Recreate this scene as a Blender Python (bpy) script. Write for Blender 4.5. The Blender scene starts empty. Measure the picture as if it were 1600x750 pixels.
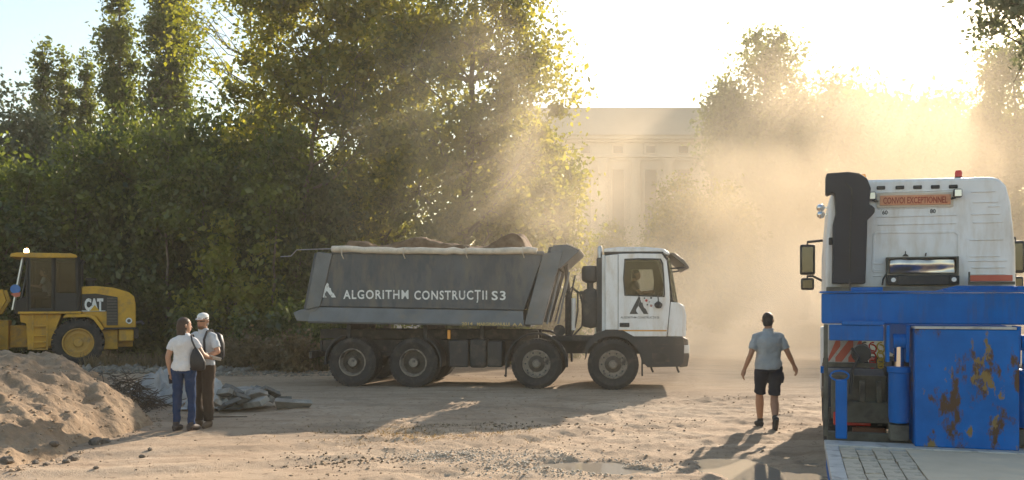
import bpy, bmesh, math, random
import numpy as np
from mathutils import Vector, Matrix

R = math.radians
scene = bpy.context.scene
COL = scene.collection

# ------------------------------------------------------------------ camera
cam_data = bpy.data.cameras.new('camera')
cam_data.sensor_width = 36.0
cam_data.lens = 31.5
cam_data.shift_y = 0.06
cam_data.clip_start = 0.1
cam_data.clip_end = 3000.0
camera = bpy.data.objects.new('camera', cam_data)
camera.location = (0.0, 0.0, 1.9)
camera.rotation_euler = (R(90), 0, 0)
COL.objects.link(camera)
scene.camera = camera

# ------------------------------------------------------------------ sky and sun
SUN_EL, SUN_AZ = 22.5, 29.0          # elevation; degrees to the right of the view axis (+Y)
world = bpy.data.worlds.new('World')
scene.world = world
world.use_nodes = True
wn = world.node_tree
bg = wn.nodes['Background']
sky = wn.nodes.new('ShaderNodeTexSky')
sky.sky_type = 'NISHITA'
sky.sun_disc = False
sky.sun_elevation = R(SUN_EL)
sky.sun_rotation = R(SUN_AZ)
sky.air_density = 1.5
sky.dust_density = 1.0
sky.ozone_density = 1.0
bg.inputs['Strength'].default_value = 0.056
wn.links.new(sky.outputs['Color'], bg.inputs['Color'])

sun_data = bpy.data.lights.new('sun', 'SUN')
sun_data.energy = 2.85
sun_data.angle = R(0.6)
sun_data.color = (1.0, 0.85, 0.67)
sun = bpy.data.objects.new('sun', sun_data)
sd = Vector((math.sin(R(SUN_AZ)) * math.cos(R(SUN_EL)), math.cos(R(SUN_AZ)) * math.cos(R(SUN_EL)), math.sin(R(SUN_EL))))
sun.rotation_euler = sd.to_track_quat('Z', 'Y').to_euler()
sun.location = sd * 60
COL.objects.link(sun)

vs = scene.view_settings
vs.view_transform = 'Standard'
vs.look = 'None'
vs.exposure = 2.0
vs.gamma = 1.0
vs.use_curve_mapping = False
cy = scene.cycles
cy.max_bounces = 8
cy.diffuse_bounces = 5
cy.glossy_bounces = 3
cy.transmission_bounces = 6
cy.transparent_max_bounces = 12
cy.volume_bounces = 3
cy.volume_step_rate = 1.0
cy.volume_max_steps = 256
cy.use_denoising = True
cy.sample_clamp_indirect = 6.0

# ------------------------------------------------------------------ helpers
def W(px, d):
    """sideways position of something seen in column px of the photograph, d metres ahead"""
    return (px - 800) / 1400 * d
def Hh(py, d):
    return 1.9 - (py - 471) / 1400 * d

def _hash(ix, iy, iz, seed):
    n = (ix * 374761393 + iy * 668265263 + iz * 1442695041 + seed * 974634777) & 0x7fffffff
    n = ((n ^ (n >> 13)) * 1274126177) & 0x7fffffff
    return ((n ^ (n >> 16)) & 0xffff) / 65535.0
def vnoise(x, y, z=0.0, seed=0):
    x = np.asarray(x, float); y = np.asarray(y, float); z = np.asarray(z, float) + 0 * x
    ix, iy, iz = np.floor(x).astype(np.int64), np.floor(y).astype(np.int64), np.floor(z).astype(np.int64)
    fx, fy, fz = x - ix, y - iy, z - iz
    fx, fy, fz = [f * f * (3 - 2 * f) for f in (fx, fy, fz)]
    out = 0
    for dx in (0, 1):
        for dy in (0, 1):
            for dz in (0, 1):
                w = (fx if dx else 1 - fx) * (fy if dy else 1 - fy) * (fz if dz else 1 - fz)
                out = out + w * _hash(ix + dx, iy + dy, iz + dz, seed)
    return out * 2 - 1
def fbm(x, y, z=0.0, seed=0, o=4):
    s, a = 0, 1.0
    for k in range(o):
        s = s + a * vnoise(np.asarray(x) * 2 ** k, np.asarray(y) * 2 ** k, np.asarray(z) * 2 ** k, seed + k)
        a *= 0.5
    return s
def sstep(a, b, x):
    t = np.clip((np.asarray(x, float) - a) / (b - a), 0, 1)
    return t * t * (3 - 2 * t)

MATS = {}
def M(name, col, rough=0.6, metal=0.0, var=0.18, scale=3.0, bump=0.0, bscale=30.0, col2=None, c2=(0.5, 0.62), c2scale=2.0,
      c2stretch=(1, 1, 1), coord='Object', spec=0.4, detail=6.0, seed=0.0, col3=None, c3=(0.6, 0.7), c3scale=1.0):
    """procedural Principled material: base colour with noise variation, up to two layers of wear or dust, fine relief"""
    if name in MATS: return MATS[name]
    m = bpy.data.materials.new(name); m.use_nodes = True
    n, l = m.node_tree.nodes, m.node_tree.links
    p = n['Principled BSDF']
    tc = n.new('ShaderNodeTexCoord')
    src = tc.outputs[coord]
    mp = n.new('ShaderNodeMapping'); mp.inputs['Location'].default_value = (seed, seed * 1.7, seed * 0.6)
    l.new(src, mp.inputs['Vector']); src = mp.outputs['Vector']
    nz = n.new('ShaderNodeTexNoise'); nz.inputs['Scale'].default_value = scale; nz.inputs['Detail'].default_value = detail
    nz.inputs['Roughness'].default_value = 0.6
    l.new(src, nz.inputs['Vector'])
    rp = n.new('ShaderNodeValToRGB')
    rp.color_ramp.elements[0].position = 0.3; rp.color_ramp.elements[1].position = 0.7
    rp.color_ramp.elements[0].color = tuple(c * (1 - var) for c in col) + (1,)
    rp.color_ramp.elements[1].color = tuple(min(1, c * (1 + var)) for c in col) + (1,)
    l.new(nz.outputs['Fac'], rp.inputs['Fac'])
    out = rp.outputs['Color']
    for cc, th, sc in ((col2, c2, c2scale), (col3, c3, c3scale)):
        if cc is None: continue
        ms = n.new('ShaderNodeMapping'); ms.inputs['Scale'].default_value = c2stretch
        l.new(src, ms.inputs['Vector'])
        nb = n.new('ShaderNodeTexNoise'); nb.inputs['Scale'].default_value = sc; nb.inputs['Detail'].default_value = 8
        nb.inputs['Roughness'].default_value = 0.65
        l.new(ms.outputs['Vector'], nb.inputs['Vector'])
        mr = n.new('ShaderNodeMapRange'); mr.inputs['From Min'].default_value = th[0]; mr.inputs['From Max'].default_value = th[1]
        l.new(nb.outputs['Fac'], mr.inputs['Value'])
        mx = n.new('ShaderNodeMix'); mx.data_type = 'RGBA'
        l.new(mr.outputs['Result'], mx.inputs['Factor'])
        l.new(out, mx.inputs['A']); mx.inputs['B'].default_value = tuple(cc) + (1,)
        out = mx.outputs['Result']
    l.new(out, p.inputs['Base Color'])
    p.inputs['Roughness'].default_value = rough
    p.inputs['Metallic'].default_value = metal
    p.inputs['Specular IOR Level'].default_value = spec
    if bump:
        nb = n.new('ShaderNodeTexNoise'); nb.inputs['Scale'].default_value = bscale; nb.inputs['Detail'].default_value = 5
        l.new(src, nb.inputs['Vector'])
        b = n.new('ShaderNodeBump'); b.inputs['Strength'].default_value = min(1, bump); b.inputs['Distance'].default_value = 0.02
        l.new(nb.outputs['Fac'], b.inputs['Height']); l.new(b.outputs['Normal'], p.inputs['Normal'])
    MATS[name] = m
    return m

def glass(name, tint=(0.8, 0.85, 0.85), refl=0.12, rough=0.02):
    """thin window pane: mostly see-through with a clear reflection"""
    if name in MATS: return MATS[name]
    m = bpy.data.materials.new(name); m.use_nodes = True
    n, l = m.node_tree.nodes, m.node_tree.links
    n.remove(n['Principled BSDF'])
    t = n.new('ShaderNodeBsdfTransparent'); t.inputs['Color'].default_value = tuple(tint) + (1,)
    g = n.new('ShaderNodeBsdfGlossy'); g.inputs['Roughness'].default_value = rough
    lw = n.new('ShaderNodeLayerWeight'); lw.inputs['Blend'].default_value = 0.25
    mr = n.new('ShaderNodeMapRange'); mr.inputs['To Min'].default_value = refl; mr.inputs['To Max'].default_value = 0.45
    l.new(lw.outputs['Fresnel'], mr.inputs['Value'])
    mx = n.new('ShaderNodeMixShader'); l.new(mr.outputs['Result'], mx.inputs['Fac'])
    l.new(t.outputs[0], mx.inputs[1]); l.new(g.outputs[0], mx.inputs[2])
    l.new(mx.outputs[0], n['Material Output'].inputs['Surface'])
    MATS[name] = m
    return m

def leafmat(name, c1, c2, trans=0.45, tcol=None):
    """leaf: diffuse plus translucent, colour differing from leaf to leaf"""
    if name in MATS: return MATS[name]
    m = bpy.data.materials.new(name); m.use_nodes = True
    n, l = m.node_tree.nodes, m.node_tree.links
    n.remove(n['Principled BSDF'])
    ge = n.new('ShaderNodeNewGeometry')
    rp = n.new('ShaderNodeValToRGB')
    rp.color_ramp.elements[0].color = tuple(c1) + (1,); rp.color_ramp.elements[1].color = tuple(c2) + (1,)
    # whole twigs differ too: some sprays of leaves are younger and yellower than others
    tc = n.new('ShaderNodeTexCoord'); nz = n.new('ShaderNodeTexNoise'); nz.inputs['Scale'].default_value = 1.1; nz.inputs['Detail'].default_value = 2
    l.new(tc.outputs['Object'], nz.inputs['Vector'])
    mr = n.new('ShaderNodeMapRange'); mr.inputs['From Min'].default_value = 0.33; mr.inputs['From Max'].default_value = 0.67
    mr.inputs['To Min'].default_value = -0.25; mr.inputs['To Max'].default_value = 0.75
    l.new(nz.outputs['Fac'], mr.inputs['Value'])
    ma = n.new('ShaderNodeMath'); ma.operation = 'MULTIPLY_ADD'; ma.inputs[1].default_value = 0.5
    l.new(ge.outputs['Random Per Island'], ma.inputs[0]); l.new(mr.outputs['Result'], ma.inputs[2])
    l.new(ma.outputs[0], rp.inputs['Fac'])
    d = n.new('ShaderNodeBsdfDiffuse'); t = n.new('ShaderNodeBsdfTranslucent')
    gl = n.new('ShaderNodeBsdfGlossy'); gl.inputs['Roughness'].default_value = 0.45
    gl.inputs['Color'].default_value = (0.5, 0.5, 0.45, 1)
    l.new(rp.outputs['Color'], d.inputs['Color'])
    mc = n.new('ShaderNodeMix'); mc.data_type = 'RGBA'; mc.blend_type = 'MULTIPLY'; mc.inputs['Factor'].default_value = 1
    l.new(rp.outputs['Color'], mc.inputs['A']); mc.inputs['B'].default_value = tuple(tcol or (2.1, 1.9, 0.6)) + (1,)
    l.new(mc.outputs['Result'], t.inputs['Color'])
    mx = n.new('ShaderNodeMixShader'); mx.inputs['Fac'].default_value = trans
    l.new(d.outputs[0], mx.inputs[1]); l.new(t.outputs[0], mx.inputs[2])
    m2 = n.new('ShaderNodeMixShader'); m2.inputs['Fac'].default_value = 0.07
    l.new(mx.outputs[0], m2.inputs[1]); l.new(gl.outputs[0], m2.inputs[2])
    l.new(m2.outputs[0], n['Material Output'].inputs['Surface'])
    MATS[name] = m
    return m

def emis(name, col, s):
    if name in MATS: return MATS[name]
    m = bpy.data.materials.new(name); m.use_nodes = True
    p = m.node_tree.nodes['Principled BSDF']
    p.inputs['Base Color'].default_value = tuple(col) + (1,)
    p.inputs['Emission Color'].default_value = tuple(col) + (1,); p.inputs['Emission Strength'].default_value = s
    MATS[name] = m
    return m

class MB:
    """collects shapes; build() links them as one mesh object"""
    def __init__(self): self.v = []; self.f = []
    def add(self, vs, fs):
        o = len(self.v); self.v += [tuple(map(float, p)) for p in vs]; self.f += [tuple(i + o for i in f) for f in fs]; return self
    def box(self, c, s, rot=None):
        hx, hy, hz = s[0] / 2, s[1] / 2, s[2] / 2
        vs = [Vector((x * hx, y * hy, z * hz)) for x in (-1, 1) for y in (-1, 1) for z in (-1, 1)]
        if rot is not None:
            mt = rot if isinstance(rot, Matrix) else Matrix.Rotation(rot[0], 3, 'X') if False else (Matrix.Rotation(rot[2], 3, 'Z') @ Matrix.Rotation(rot[1], 3, 'Y') @ Matrix.Rotation(rot[0], 3, 'X'))
            vs = [mt @ v for v in vs]
        vs = [v + Vector(c) for v in vs]
        return self.add(vs, [(0, 1, 3, 2), (4, 6, 7, 5), (0, 4, 5, 1), (2, 3, 7, 6), (0, 2, 6, 4), (1, 5, 7, 3)])
    def span(self, x0, x1, y0, y1, z0, z1):
        return self.box(((x0 + x1) / 2, (y0 + y1) / 2, (z0 + z1) / 2), (abs(x1 - x0), abs(y1 - y0), abs(z1 - z0)))
    def prism(self, poly, a, b, axis='y', poly2=None):
        """poly: 2D outline; extruded from a to b along axis (y: poly is x,z; x: poly is y,z; z: poly is x,y)"""
        poly2 = poly2 or poly
        def P(p, t):
            return (p[0], t, p[1]) if axis == 'y' else (t, p[0], p[1]) if axis == 'x' else (p[0], p[1], t)
        n = len(poly)
        vs = [P(p, a) for p in poly] + [P(p, b) for p in poly2]
        fs = [tuple(range(n))[::-1], tuple(range(n, 2 * n))] + [(i, (i + 1) % n, n + (i + 1) % n, n + i) for i in range(n)]
        return self.add(vs, fs)
    def ring(self, outer, inner, a, b, axis='y'):
        """panel with a hole: outer and inner outlines with the same number of corners"""
        def P(p, t):
            return (p[0], t, p[1]) if axis == 'y' else (t, p[0], p[1]) if axis == 'x' else (p[0], p[1], t)
        n = len(outer)
        vs = [P(p, a) for p in outer] + [P(p, a) for p in inner] + [P(p, b) for p in outer] + [P(p, b) for p in inner]
        fs = []
        for i in range(n):
            j = (i + 1) % n
            fs += [(i, j, n + j, n + i), (2 * n + i, 3 * n + i, 3 * n + j, 2 * n + j), (i, 2 * n + i, 2 * n + j, j), (n + i, n + j, 3 * n + j, 3 * n + i)]
        return self.add(vs, fs)
    def tube(self, pts, rad, n=8, caps=True):
        pts = [Vector(p) for p in pts]
        rs = [rad] * len(pts) if not hasattr(rad, '__len__') else list(rad)
        vs, fs = [], []
        up = None
        for i, p in enumerate(pts):
            t = (pts[min(i + 1, len(pts) - 1)] - pts[max(i - 1, 0)]).normalized()
            if up is None:
                up = Vector((0, 0, 1)) if abs(t.z) < 0.9 else Vector((1, 0, 0))
            u = (up - t * up.dot(t)).normalized(); w = t.cross(u); up = u
            r = rs[i]; ru, rw = (r, r) if not hasattr(r, '__len__') else r
            for k in range(n):
                a = 2 * math.pi * k / n
                vs.append(p + u * (math.cos(a) * ru) + w * (math.sin(a) * rw))
        for i in range(len(pts) - 1):
            for k in range(n):
                a, b = i * n + k, i * n + (k + 1) % n
                fs.append((a, b, b + n, a + n))
        if caps:
            fs.append(tuple(range(n))[::-1]); fs.append(tuple(range((len(pts) - 1) * n, len(pts) * n)))
        return self.add(vs, fs)
    def cyl(self, a, b, r, n=16, r2=None):
        return self.tube([a, b], [r, r if r2 is None else r2], n)
    def lathe(self, prof, c=(0, 0, 0), axis='y', n=32, caps=True):
        """prof: list of (radius, along axis)"""
        vs, fs = [], []
        for (r, t) in prof:
            for k in range(n):
                a = 2 * math.pi * k / n
                q = (r * math.cos(a), t, r * math.sin(a)) if axis == 'y' else (r * math.cos(a), r * math.sin(a), t) if axis == 'z' else (t, r * math.cos(a), r * math.sin(a))
                vs.append((q[0] + c[0], q[1] + c[1], q[2] + c[2]))
        for i in range(len(prof) - 1):
            for k in range(n):
                a, b = i * n + k, i * n + (k + 1) % n
                fs.append((a, a + n, b + n, b))
        if caps and prof[0][0] > 1e-6: fs.append(tuple(range(n)))
        if caps and prof[-1][0] > 1e-6: fs.append(tuple(range((len(prof) - 1) * n, len(prof) * n))[::-1])
        return self.add(vs, fs)
    def rings(self, rings, n=16, power=2.0):
        """loft of horizontal rings (cx, cy, cz, rx, ry)"""
        vs, fs = [], []
        for (x, y, z, rx, ry) in rings:
            for k in range(n):
                a = 2 * math.pi * k / n
                ca, sa = math.cos(a), math.sin(a)
                e = 2 / power
                vs.append((x + rx * math.copysign(abs(ca) ** e, ca), y + ry * math.copysign(abs(sa) ** e, sa), z))
        for i in range(len(rings) - 1):
            for k in range(n):
                a, b = i * n + k, i * n + (k + 1) % n
                fs.append((a, b, b + n, a + n))
        fs.append(tuple(range(n))[::-1]); fs.append(tuple(range((len(rings) - 1) * n, len(rings) * n)))
        return self.add(vs, fs)
    def mesh(self, name, smooth=None):
        me = bpy.data.meshes.new(name); me.from_pydata(self.v, [], self.f)
        bm = bmesh.new(); bm.from_mesh(me); bmesh.ops.recalc_face_normals(bm, faces=bm.faces); bm.to_mesh(me); bm.free()
        if smooth:
            me.polygons.foreach_set('use_smooth', [True] * len(me.polygons))
            me.set_sharp_from_angle(angle=R(smooth))
        me.update()
        return me
    def build(self, name, mat, parent=None, bevel=0.0, smooth=None, seg=2):
        me = self.mesh(name, smooth or (35 if bevel else None))
        me.materials.append(mat)
        o = bpy.data.objects.new(name, me); COL.objects.link(o)
        if parent is not None: o.parent = parent
        if bevel:
            b = o.modifiers.new('bevel', 'BEVEL'); b.width = bevel; b.segments = seg; b.limit_method = 'ANGLE'; b.angle_limit = R(30)
            b.harden_normals = False
        return o

def tag(o, label=None, cat=None, group=None, kind=None):
    if label: o['label'] = label
    if cat: o['category'] = cat
    if group: o['group'] = group
    if kind: o['kind'] = kind
    return o
def thing(name, label, cat, loc=(0, 0, 0), rz=0.0, group=None):
    o = bpy.data.objects.new(name, None); COL.objects.link(o)
    o.empty_display_size = 0.2
    o.location = loc; o.rotation_euler = (0, 0, rz)
    return tag(o, label, cat, group)
def copy_tree(o, parent=None):
    kids = [c for c in COL.objects if c.parent == o]
    c = o.copy(); COL.objects.link(c); c.parent = parent
    for k in kids: copy_tree(k, c)
    return c
def raw_mesh(name, verts, faces_flat, nper, mat, smooth=False):
    """quick mesh from numpy arrays, all faces with nper corners"""
    verts = np.ascontiguousarray(verts, np.float32); faces_flat = np.ascontiguousarray(faces_flat, np.int32).ravel()
    me = bpy.data.meshes.new(name)
    me.vertices.add(len(verts)); me.vertices.foreach_set('co', verts.ravel())
    nf = len(faces_flat) // nper
    me.loops.add(len(faces_flat)); me.loops.foreach_set('vertex_index', faces_flat)
    me.polygons.add(nf); me.polygons.foreach_set('loop_start', np.arange(0, nf * nper, nper, dtype=np.int32))
    if smooth: me.polygons.foreach_set('use_smooth', np.ones(nf, bool))
    me.materials.append(mat)
    me.update(calc_edges=True)
    return me
def grid_mesh(name, xs, ys, zfun, mat, smooth=True):
    X, Y = np.meshgrid(xs, ys)
    Z = zfun(X, Y)
    nx, ny = len(xs), len(ys)
    v = np.stack([X, Y, Z], -1).reshape(-1, 3)
    i = (np.arange(ny - 1)[:, None] * nx + np.arange(nx - 1)[None, :]).ravel()
    f = np.stack([i, i + 1, i + 1 + nx, i + nx], 1)
    return raw_mesh(name, v, f, 4, mat, smooth)
def link(name, me, parent=None):
    o = bpy.data.objects.new(name, me); COL.objects.link(o); o.parent = parent
    return o
def text(name, s, width, height, loc, mat, parent, bold=0.02, rot=(R(90), 0, 0), depth=0.004, spacing=1.0):
    """lettering as a thin raised mesh, fitted to width x height, lower left corner at loc"""
    cu = bpy.data.curves.new(name, 'FONT'); cu.body = s; cu.size = 1.0; cu.offset = bold; cu.extrude = 0.5; cu.space_character = spacing
    cu.resolution_u = 3
    to = bpy.data.objects.new(name, cu); COL.objects.link(to)
    dg = bpy.context.evaluated_depsgraph_get()
    me = bpy.data.meshes.new_from_object(to.evaluated_get(dg))
    bpy.data.objects.remove(to); bpy.data.curves.remove(cu)
    co = np.empty(len(me.vertices) * 3, np.float32); me.vertices.foreach_get('co', co); co = co.reshape(-1, 3)
    lo, hi = co.min(0), co.max(0)
    lo1, hi1 = (0.0, 0.73)
    co[:, 0] = (co[:, 0] - lo[0]) / (hi[0] - lo[0]) * width
    co[:, 1] = co[:, 1] / hi1 * height
    co[:, 2] = co[:, 2] * depth
    me.vertices.foreach_set('co', co.ravel()); me.update()
    me.materials.clear(); me.materials.append(mat)
    o = bpy.data.objects.new(name, me); COL.objects.link(o); o.parent = parent
    o.location = loc; o.rotation_euler = rot
    return o
# ================================================================== ground
def in_truck(x, y):      # strip the lorries have rolled flat
    return sstep(1.8, 0.6, np.abs((np.asarray(y) - 20.4) + np.asarray(x) * 0.125))
PUDDLES = [(2.62, 10.35, 0.42, 0.62, 0.2), (3.0, 9.7, 0.62, 0.5, 0.3), (0.75, 10.45, 0.5, 0.3, 0.2), (1.3, 10.1, 0.4, 0.2, 0.0), (3.5, 10.62, 0.17, 0.1, 0.1)]
def puddle_mask(x, y):
    m = 0
    for (cx, cy_, rx, ry, a) in PUDDLES:
        u = (x - cx) * math.cos(a) + (y - cy_) * math.sin(a); v = -(x - cx) * math.sin(a) + (y - cy_) * math.cos(a)
        d = np.sqrt((u / rx) ** 2 + (v / ry) ** 2) + 0.28 * fbm(np.asarray(x) * 2.3, np.asarray(y) * 2.3, 0, 91, 3)
        m = np.maximum(m, sstep(1.25, 0.75, d))
    return m
def gz(x, y):
    x = np.asarray(x, float); y = np.asarray(y, float)
    near = sstep(45, 22, y) * sstep(30, 14, np.abs(x))
    calm = 1 - 0.85 * in_truck(x, y)
    z = 0.028 * fbm(x * 0.45, y * 0.45, 0, 3, 4) * near * calm
    rough = sstep(-4.2, -1.5, x + (y - 12) * 0.6) * sstep(19.0, 16.5, y) * sstep(7.5, 5.0, x - 0.2 * (y - 9))
    z = z + rough * near * (0.026 * np.maximum(fbm(x * 2.6, y * 4.4, 0, 17, 4), -0.4) + 0.012 * fbm(x * 11, y * 11, 0, 23, 2))
    # wheel ruts running from the lower left towards the parked lorry's tracks
    q = y - (13.2 + 0.42 * x + 0.5 * np.sin(x * 0.5))
    for k, off in enumerate((-2.9, -1.1, 0.2, 1.9)):
        w = 0.22
        z = z - 0.042 * np.exp(-((q - off) / w) ** 2) * near * calm * (0.6 + 0.4 * fbm(x * 0.8, y * 0.8, 0, 41 + k, 2)) \
              + 0.02 * np.exp(-((q - off - 0.4) / 0.16) ** 2) * near * calm
        tread = np.sign(np.sin((x + 0.9 * np.abs(q - off)) * 2 * math.pi / 0.19)) * sstep(0.3, 0.22, np.abs(q - off))
        z = z + 0.007 * tread * near * calm * sstep(-.1, .5, fbm(x * .5, y * .5, 0, 47 + k, 2) + .3)
    z = z + 0.006 * fbm(x * 6, y * 6, 0, 55, 3) * near * calm
    z = z - 0.075 * puddle_mask(x, y)
    return z
def cluster(lo, hi, a, b, fine, coarse):
    """line spacing: fine between a and b, growing outside"""
    mid = list(np.arange(a, b, fine))
    s, p, right = fine, b, []
    while p < hi:
        right.append(p); s = min(coarse, s * 1.25); p += s
    right.append(hi)
    s, p, left = fine, a, []
    while p > lo:
        s = min(coarse, s * 1.25); p -= s; left.append(max(p, lo))
    return np.array(sorted(set(left + mid + right)))

gm = bpy.data.materials.new('dry_earth'); gm.use_nodes = True
def ground_nodes(m):
    n, l = m.node_tree.nodes, m.node_tree.links
    p = n['Principled BSDF']; p.inputs['Roughness'].default_value = 0.93; p.inputs['Specular IOR Level'].default_value = 0.2
    tc = n.new('ShaderNodeTexCoord')
    def noise(scale, detail=6, rough=0.6, stretch=None, rot=0.0, dist=0.0):
        mp = n.new('ShaderNodeMapping'); mp.inputs['Scale'].default_value = stretch or (1, 1, 1); mp.inputs['Rotation'].default_value = (0, 0, rot)
        l.new(tc.outputs['Object'], mp.inputs['Vector'])
        t = n.new('ShaderNodeTexNoise'); t.inputs['Scale'].default_value = scale; t.inputs['Detail'].default_value = detail
        t.inputs['Roughness'].default_value = rough; t.inputs['Distortion'].default_value = dist
        l.new(mp.outputs['Vector'], t.inputs['Vector']); return t.outputs['Fac']
    def rng(v, a, b, lo=0.0, hi=1.0):
        r = n.new('ShaderNodeMapRange'); r.inputs['From Min'].default_value = a; r.inputs['From Max'].default_value = b
        r.inputs['To Min'].default_value = lo; r.inputs['To Max'].default_value = hi
        l.new(v, r.inputs['Value']); return r.outputs['Result']
    def mix(f, A, B):
        x = n.new('ShaderNodeMix'); x.data_type = 'RGBA'
        if isinstance(f, float): x.inputs['Factor'].default_value = f
        else: l.new(f, x.inputs['Factor'])
        for s, v in (('A', A), ('B', B)):
            if isinstance(v, tuple): x.inputs[s].default_value = v + (1,)
            else: l.new(v, x.inputs[s])
        return x.outputs['Result']
    base = mix(rng(noise(0.35, 8), 0.35, 0.65), (0.34, 0.245, 0.165), (0.45, 0.34, 0.24))
    base = mix(rng(noise(1.6, 8, 0.65, (0.35, 1.6, 1), R(-20)), 0.5, 0.7), base, (0.27, 0.185, 0.12))       # streaks of darker soil along the tracks
    base = mix(rng(noise(2.4, 8, 0.7, (0.4, 1.5, 1), R(-16)), 0.58, 0.72), base, (0.48, 0.39, 0.30))         # pale dust
    base = mix(rng(noise(9, 6, 0.7), 0.55, 0.68, 0, 0.8), base, (0.17, 0.115, 0.072))                         # damp crumbs
    base = mix(rng(noise(0.8, 6, 0.6, (0.6, 1.2, 1), R(-20)), 0.55, 0.66, 0, 0.7), base, (0.20, 0.15, 0.105))                         # damp ground
    base = mix(rng(noise(45, 4, 0.7), 0.55, 0.75, 0, 0.5), base, (0.52, 0.43, 0.33))
    l.new(base, p.inputs['Base Color'])
    ad = n.new('ShaderNodeMath'); ad.operation = 'ADD'
    l.new(noise(14, 8, 0.7), ad.inputs[0]); l.new(noise(60, 4, 0.6), ad.inputs[1])
    b = n.new('ShaderNodeBump'); b.inputs['Strength'].default_value = 0.55; b.inputs['Distance'].default_value = 0.03
    l.new(ad.outputs[0], b.inputs['Height']); l.new(b.outputs['Normal'], p.inputs['Normal'])
ground_nodes(gm); MATS['dry_earth'] = gm
ground = link('ground', grid_mesh('ground', cluster(-600, 600, -8.5, 7.5, 0.055, 40), cluster(-60, 1200, 8.2, 19, 0.055, 40), gz, gm))
tag(ground, 'dry tan earth ground of the site with wheel tracks', kind='structure')

wm = bpy.data.materials.new('puddle_water'); wm.use_nodes = True
p_ = wm.node_tree.nodes['Principled BSDF']
p_.inputs['Base Color'].default_value = (0.30, 0.255, 0.20, 1); p_.inputs['Roughness'].default_value = 0.06; p_.inputs['IOR'].default_value = 1.33
nz_ = wm.node_tree.nodes.new('ShaderNodeTexNoise'); nz_.inputs['Scale'].default_value = 9; bp_ = wm.node_tree.nodes.new('ShaderNodeBump')
bp_.inputs['Strength'].default_value = 0.06; bp_.inputs['Distance'].default_value = 0.02
wm.node_tree.links.new(nz_.outputs['Fac'], bp_.inputs['Height']); wm.node_tree.links.new(bp_.outputs['Normal'], p_.inputs['Normal'])
for (cx, cy_, sx, sy, lab) in ((2.9, 10.1, 2.0, 2.1, 'shallow muddy puddle beside the low-loader bed reflecting sky'),
                               (0.95, 10.3, 1.7, 1.0, 'small puddle among grey gravel in the foreground')):
    pw = MB(); pw.add([(cx - sx / 2, cy_ - sy / 2, -0.034), (cx + sx / 2, cy_ - sy / 2, -0.034), (cx + sx / 2, cy_ + sy / 2, -0.034), (cx - sx / 2, cy_ + sy / 2, -0.034)], [(0, 1, 2, 3)])
    tag(pw.build('puddle', wm), lab, kind='structure')
# ================================================================== trees
bark = M('bark', (0.13, 0.095, 0.065), 0.9, var=0.4, scale=6, bump=0.7, bscale=25)
bark_pale = M('bark_pale', (0.17, 0.13, 0.095), 0.9, var=0.35, scale=5, bump=0.6, bscale=22)
L_DARK = leafmat('leaf_dark', (0.036, 0.062, 0.02), (0.125, 0.155, 0.045), 0.5)
L_MID = leafmat('leaf_mid', (0.05, 0.075, 0.022), (0.15, 0.18, 0.045), 0.5)
L_POP = leafmat('leaf_poplar', (0.045, 0.068, 0.022), (0.135, 0.16, 0.048), 0.5)
L_YEL = leafmat('leaf_yellow', (0.12, 0.15, 0.022), (0.24, 0.24, 0.04), 0.5)
L_SUNLIT = leafmat('leaf_sunlit', (0.08, 0.10, 0.022), (0.25, 0.235, 0.05), 0.58)  # golden sunlight on the central trees is partly mixed into this leaf colour
L_SILV = leafmat('leaf_silver_and_glare', (0.09, 0.11, 0.065), (0.19, 0.205, 0.14), 0.4, (1.3, 1.3, 0.9))  # silvery leaves; also the glare paleness painted on the overhanging tree
L_DRY = leafmat('leaf_dry', (0.11, 0.09, 0.05), (0.21, 0.165, 0.09), 0.5, (1.7, 1.4, 0.9))

def leaf_mesh(name, C, size, mat, rng, aspect=0.62):
    n = len(C)
    a = rng.normal(size=(n, 3)); a /= np.linalg.norm(a, axis=1)[:, None]
    b = np.cross(a, rng.normal(size=(n, 3))); b /= np.linalg.norm(b, axis=1)[:, None]
    s = size * np.exp(rng.normal(0, 0.32, n))[:, None]
    a = a * s / 2; b = b * s * aspect / 2
    v = np.stack([C - a, C + b - a * 0.2, C + a, C - b - a * 0.2], 1).reshape(-1, 3)
    return raw_mesh(name, v, np.arange(4 * n).reshape(n, 4), 4, mat)

def crown_points(env, n, clump, sigma, rng, shell=0.45, gap=0.0, gseed=0):
    """env: ellipsoids (cx,cy,cz,rx,ry,rz). Leaves gather in clumps through the volume, more of them near the outside."""
    env = np.array(env, float)
    vol = env[:, 3] * env[:, 4] * env[:, 5]
    k = rng.choice(len(env), size=clump, p=(vol ** 0.75) / (vol ** 0.75).sum())
    d = rng.normal(size=(clump, 3)); d /= np.linalg.norm(d, axis=1)[:, None]
    r = np.where(rng.random(clump) < shell, rng.uniform(0.75, 1.03, clump), rng.random(clump) ** (1 / 3))
    cc = env[k, :3] + d * r[:, None] * env[k, 3:]
    if gap:
        keep = fbm(cc[:, 0] * 0.55, cc[:, 1] * 0.55, cc[:, 2] * 0.55, gseed, 2) > gap - 0.75
        cc = cc[keep]
    cc = cc[cc[:, 2] > 0.25]
    w = rng.uniform(0.4, 1.6, len(cc)); w /= w.sum()
    ci = rng.choice(len(cc), size=n, p=w)
    sg = sigma * rng.uniform(0.45, 1.5, len(cc))
    P = cc[ci] + rng.normal(size=(n, 3)) * sg[ci][:, None] * np.array([1, 1, 0.8])
    P = P[P[:, 2] > 0.08]
    return P, cc

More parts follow.
